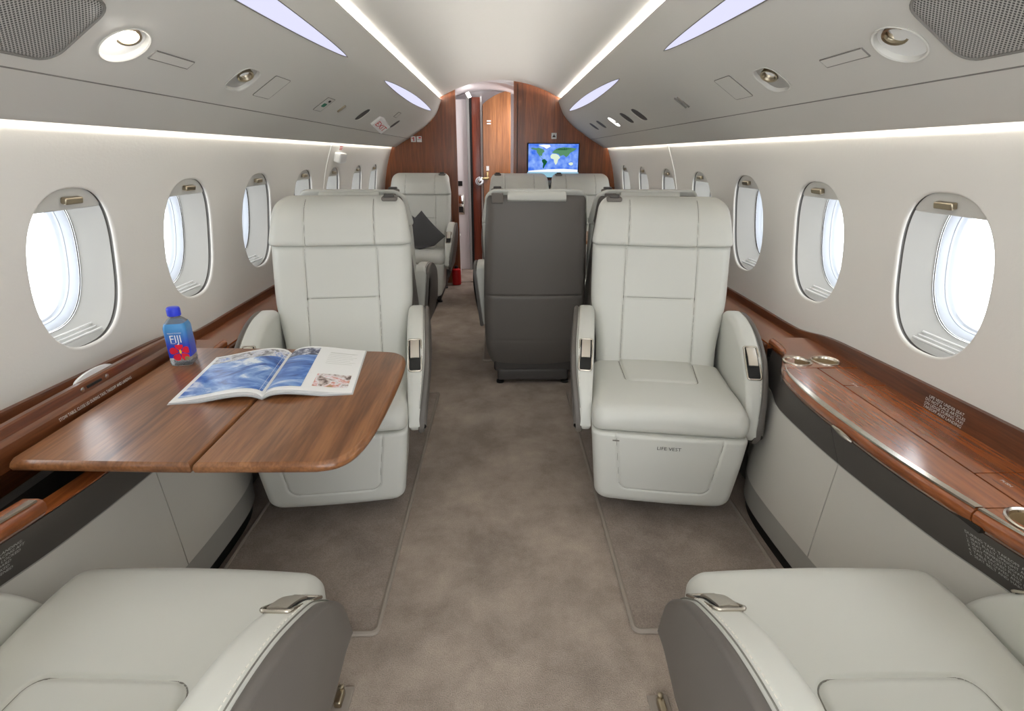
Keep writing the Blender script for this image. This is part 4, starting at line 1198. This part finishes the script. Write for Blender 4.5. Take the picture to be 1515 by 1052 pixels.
mb = MB(); mb.box(Vector((-.80, 1.05, ZTB-.034))-O, (.36, .03, .018), 'metal'); mb.box(Vector((-.80, 1.38, ZTB-.034))-O, (.36, .03, .018), 'metal'); mb.box(Vector((-.955, 1.2, .572))-O, (.03, .10, .145), 'black'); mb.build('slide_rails', t, smooth=False)['label'] = 'metal support rails'
mb = MB(); mb.box(Vector((xs_, 1.213, ZTB-.018))-O, (.0028, .62, .006), 'groove'); mb.build('hinge', t, smooth=False)

t = thing('table_stowage_lid', 'raised wooden lid with white lettering leaning along the left window wall', 'lid', (-1.03, 1.2, .62))
O2 = Vector((-1.03, 1.2, .62)); mb = MB(); rows = []
for y in lrange(.70, 1.62, 46):
    k = 1-abs((y-1.16)/.48)**3 if abs(y-1.16) < .48 else 0
    zt = .690+.016*max(0, k)**.6; xx = -1.012
    rows.append([Vector(p)-O2 for p in ((xx+.030, y, .640), (xx+.034, y, .655), (xx+.030, y, .676), (xx+.023, y, .681), (xx+.017, y, .684), (xx+.013, y, zt-.003), (xx+.009, y, zt), (xx-.003, y, zt), (xx-.006, y, zt-.006), (xx-.006, y, .625), (xx+.026, y, .625))])
mb.grid(rows, 'lid', True, True); mb.build('lid_board', t, sharp=35)
mb = MB(); mb.rbox(Vector((-.998, 1.205, .693))-O2, (.006, .05, .007), .002, 'black'); mb.build('slot', t)
mb = MB()
for y in (1.165, 1.248): 
    q = Matrix.Rotation(pi/2, 4, 'Y'); q.translation = Vector((-.9985, y, .693))-O2; mb.lathe([(.0065, 0), (.0065, .003), (.004, .004)], 'metal', q, 16)
mb.build('screws', t)
mb = MB(); rows = []
for i in range(13):
    a = pi*i/12; rows.append([Vector((-1.020+dx, 1.235-.065*cos(a), .702+.016*sin(a)*k))-O2 for dx, k in ((0, 0), (.006, 0), (.006, 1), (0, 1))])
mb.grid(rows, 'white', True, True); mb.build('pull_tab', t)['label'] = 'white pull tab'
mb = MB(); text_on(mb, 'STOW TABLE, CLOSE LID DURING TAXI, TAKEOFF AND LANDING', .0105, lambda a, b: Vector((-.9772-.19*b, 1.06+a, .6635+b*.95))-O2, 'text', 'LEFT', .78); mb.build('lettering', t, smooth=False)['label'] = 'line of white lettering'

# magazine
MO = Vector((-.583, 1.178, ZTB)); ma = rad(7.0); ex = Vector((cos(ma), sin(ma), 0)); ey = Vector((-sin(ma), cos(ma), 0))
t = thing('magazine', 'open magazine showing ocean wave photographs, lying on the wooden table', 'magazine', MO)
PW, PH = .212, .305
def ph(u):
    u = abs(u)/PW
    return .004+.020*(sin(pi*min(1, u*1.0)**.55))**1.2*(1-u*.55) + .002*(1-u)
def MP(u, v, h=0):
    return ex*u+ey*(v)+Vector((0, 0, ph(u)+h+.004*(v/PH)*sin(pi*min(1, abs(u)/PW))))
for sgn, nm in ((-1, 'left_page'), (1, 'right_page')):
    mb = MB(); N = 20
    rows = [[MP(sgn*PW*i/N, PH*j/10) for j in range(11)] for i in range(N+1)]; mb.grid(rows, 'paper')
    for lay in range(1, 4):
        d = .0035*lay; kx = sgn*(PW+.0018*lay)
        low = [[MP(sgn*(PW+.001*lay)*i/N, v, -min(d, ph(PW*i/N)*lay/3.2)) for v in (-.0015*lay, PH+.001*lay)] for i in range(N+1)]
        mb.grid(low, 'pages')
    skirt = [[MP(sgn*PW*i/N, 0), MP(sgn*PW*i/N, 0, -min(.010, ph(PW*i/N)*.9))] for i in range(N+1)]; mb.grid(skirt, 'pages')
    skirt = [[MP(sgn*PW, PH*j/10), MP(sgn*(PW+.002), PH*j/10, -ph(PW)*.95)] for j in range(11)]; mb.grid(skirt, 'pages')
    pg = mb.build(nm, t, sharp=60)
    def pic(u0, u1, v0, v1, m, name, h=.0006):
        pm = MB(); pm.grid([[MP(sgn*(u0+(u1-u0)*i/16), v0+(v1-v0)*j/8, h) for j in range(9)] for i in range(17)], m); return pm.build(name, pg, sharp=60)
    if sgn < 0:
        pic(.004, PW-.012, .02, .24, 'wave', 'wave_photo'); pic(.004, PW-.012, .24, PH-.012, 'crew', 'deck_photo')
    else:
        pic(.004, .088, .02, .235, 'wave', 'wave_photo'); pic(.004, .088, .235, PH-.014, 'darksea', 'sky_photo')
        pic(.112, .198, .028, .108, 'portrait', 'portrait_photo')
        for k in range(7): pic(.120, .120+.075-.01*(k % 3), .262-k*.016, .2645-k*.016, 'print', 'text_lines', .0005) if k == 0 else None
        pm = MB()
        for k in range(1, 8):
            pm.grid([[MP(.118+(.078-.008*(k % 3))*i/8, .272-k*.013+.002*j, .0005) for j in range(2)] for i in range(9)], 'print')
        pm.build('print_block', pg)

# water bottle
BO = Vector((-.905, 1.425, ZTB)); t = thing('water_bottle', 'blue capped water bottle with red flower label on the wooden table', 'bottle', BO, rad(12))
def sq(r, ch, z, n=6): 
    return [Vector((x, y, z)) for x, y in rrect(-r, -r, r, r, ch, n)]
mb = MB()
prof = [(.0245, .010, 0), (.028, .010, .003), (.0295, .010, .010), (.0290, .010, .02), (.0290, .010, .106), (.0285, .011, .112), (.0255, .013, .122), (.0195, .0150, .131), (.0145, .0140, .136), (.0132, .0130, .139), (.0132, .0130, .147)]
mb.grid([sq(r, min(ch, r*.98), z) for r, ch, z in prof], 'clear', True, True); mb.build('body', t, sharp=40)
mb = MB(); mb.grid([sq(r, ch, z) for r, ch, z in ((.0293, .0102, .026), (.0293, .0102, .1065), (.0288, .0112, .1125), (.0258, .0132, .1225))], 'label', True); lb = mb.build('label', t, sharp=40); lb['label'] = 'deep blue label'
mb = MB(); cap = []
for r, z in ((.0165, .141), (.0168, .143), (.0168, .158), (.016, .1625), (.0135, .1645), (.0001, .165)):
    cap.append([Vector((r*(1+(.025 if (j % 2 and z < .159) else 0))*cos(2*pi*j/48), r*(1+(.025 if (j % 2 and z < .159) else 0))*sin(2*pi*j/48), z)) for j in range(48)])
mb.grid(cap, 'cap', True, True); mb.build('cap', t, sharp=50)['label'] = 'ribbed blue cap'
FY = -.0298
mb = MB(); text_on(mb, 'FIJI', .0250, lambda a, b: (a, FY, .0700+b*1.25), 'white', 'CENTER', 1.02); mb.build('brand_lettering', lb, smooth=False)['label'] = 'white FIJI lettering'
mb = MB(); text_on(mb, 'Natural Artesian', .0052, lambda a, b: (a, FY, .096+b), 'white', 'CENTER'); text_on(mb, 'WATER', .0036, lambda a, b: (a-.008, FY, .0668+b), 'white', 'CENTER'); mb.build('small_lettering', lb, smooth=False)
mb = MB()
for k in range(5):
    a = 2*pi*k/5+.35; pts = []
    for i in range(16):
        q = 2*pi*i/16; rr = .0155+.0115*cos(q); tt = a+.58*sin(q)
        pts.append((max(-.021, min(.0275, .005+rr*cos(tt))), max(.0135, min(.064, .042+rr*sin(tt)))))
    mb.prism(pts, 0, .0004+.0002*k, 'flower', lambda p, q_, h: (p, FY-.0002-h, q_))
fl = mb.build('flower_print', lb, smooth=False); fl['label'] = 'red flower'
mb = MB(); mb.prism(superellipse(.003, .006, 2, 12, .006, .044), 0, .0004, 'pollen', lambda p, q_, h: (p, FY-.0016-h, q_)); mb.prism(superellipse(.0058, .0058, 2, 16, .019, .024), 0, .0003, 'seal', lambda p, q_, h: (p, FY-.0016-h, q_)); mb.build('seal', lb, smooth=False)

# dining table between the far seats
t = thing('dining_table', 'walnut table barely visible between the far group of four seats', 'table', (.46, 3.92, 0))
mb = MB(); mb.rbox((0, 0, .655), (1.0, .52, .022), .009, 'table'); mb.build('table_top', t)
mb = MB(); mb.rbox((.25, 0, .33), (.10, .14, .63), .02, 'plinth'); mb.rbox((.25, 0, .02), (.22, .26, .03), .01, 'plinth'); mb.build('pedestal', t)
t = None

# ------------------------------------------------------------------ camera and world
f_, W_, H_ = 780.0, 1515, 1052
cam = bpy.data.cameras.new('camera'); cam.sensor_width = 36; cam.sensor_fit = 'HORIZONTAL'; cam.lens = f_/W_*36; cam.clip_start = .02
co = bpy.data.objects.new('camera', cam); COL.objects.link(co)
u = Vector(((740-W_/2)/f_, -(229-H_/2)/f_, -1)).normalized()
z = Vector((sin(-.004), cos(-.004), 0)); z = (z-u*z.dot(u)).normalized(); x = u.cross(z)
R = Matrix((x, u, z))
m4 = R.to_4x4(); m4.translation = (0, 0, 1.22); co.matrix_world = m4
S.camera = co
wd = bpy.data.worlds.new('sky'); S.world = wd; wd.use_nodes = True
bg = wd.node_tree.nodes['Background']; bg.inputs['Color'].default_value = (.93, .97, 1, 1); bg.inputs['Strength'].default_value = 2.6
S.view_settings.view_transform = 'Standard'; S.view_settings.look = 'None'; S.view_settings.gamma = 1; S.view_settings.use_curve_mapping = False
S.view_settings.exposure = 0.75
S.cycles.max_bounces = 10; S.cycles.diffuse_bounces = 6; S.cycles.transparent_max_bounces = 12; S.cycles.sample_clamp_indirect = 6
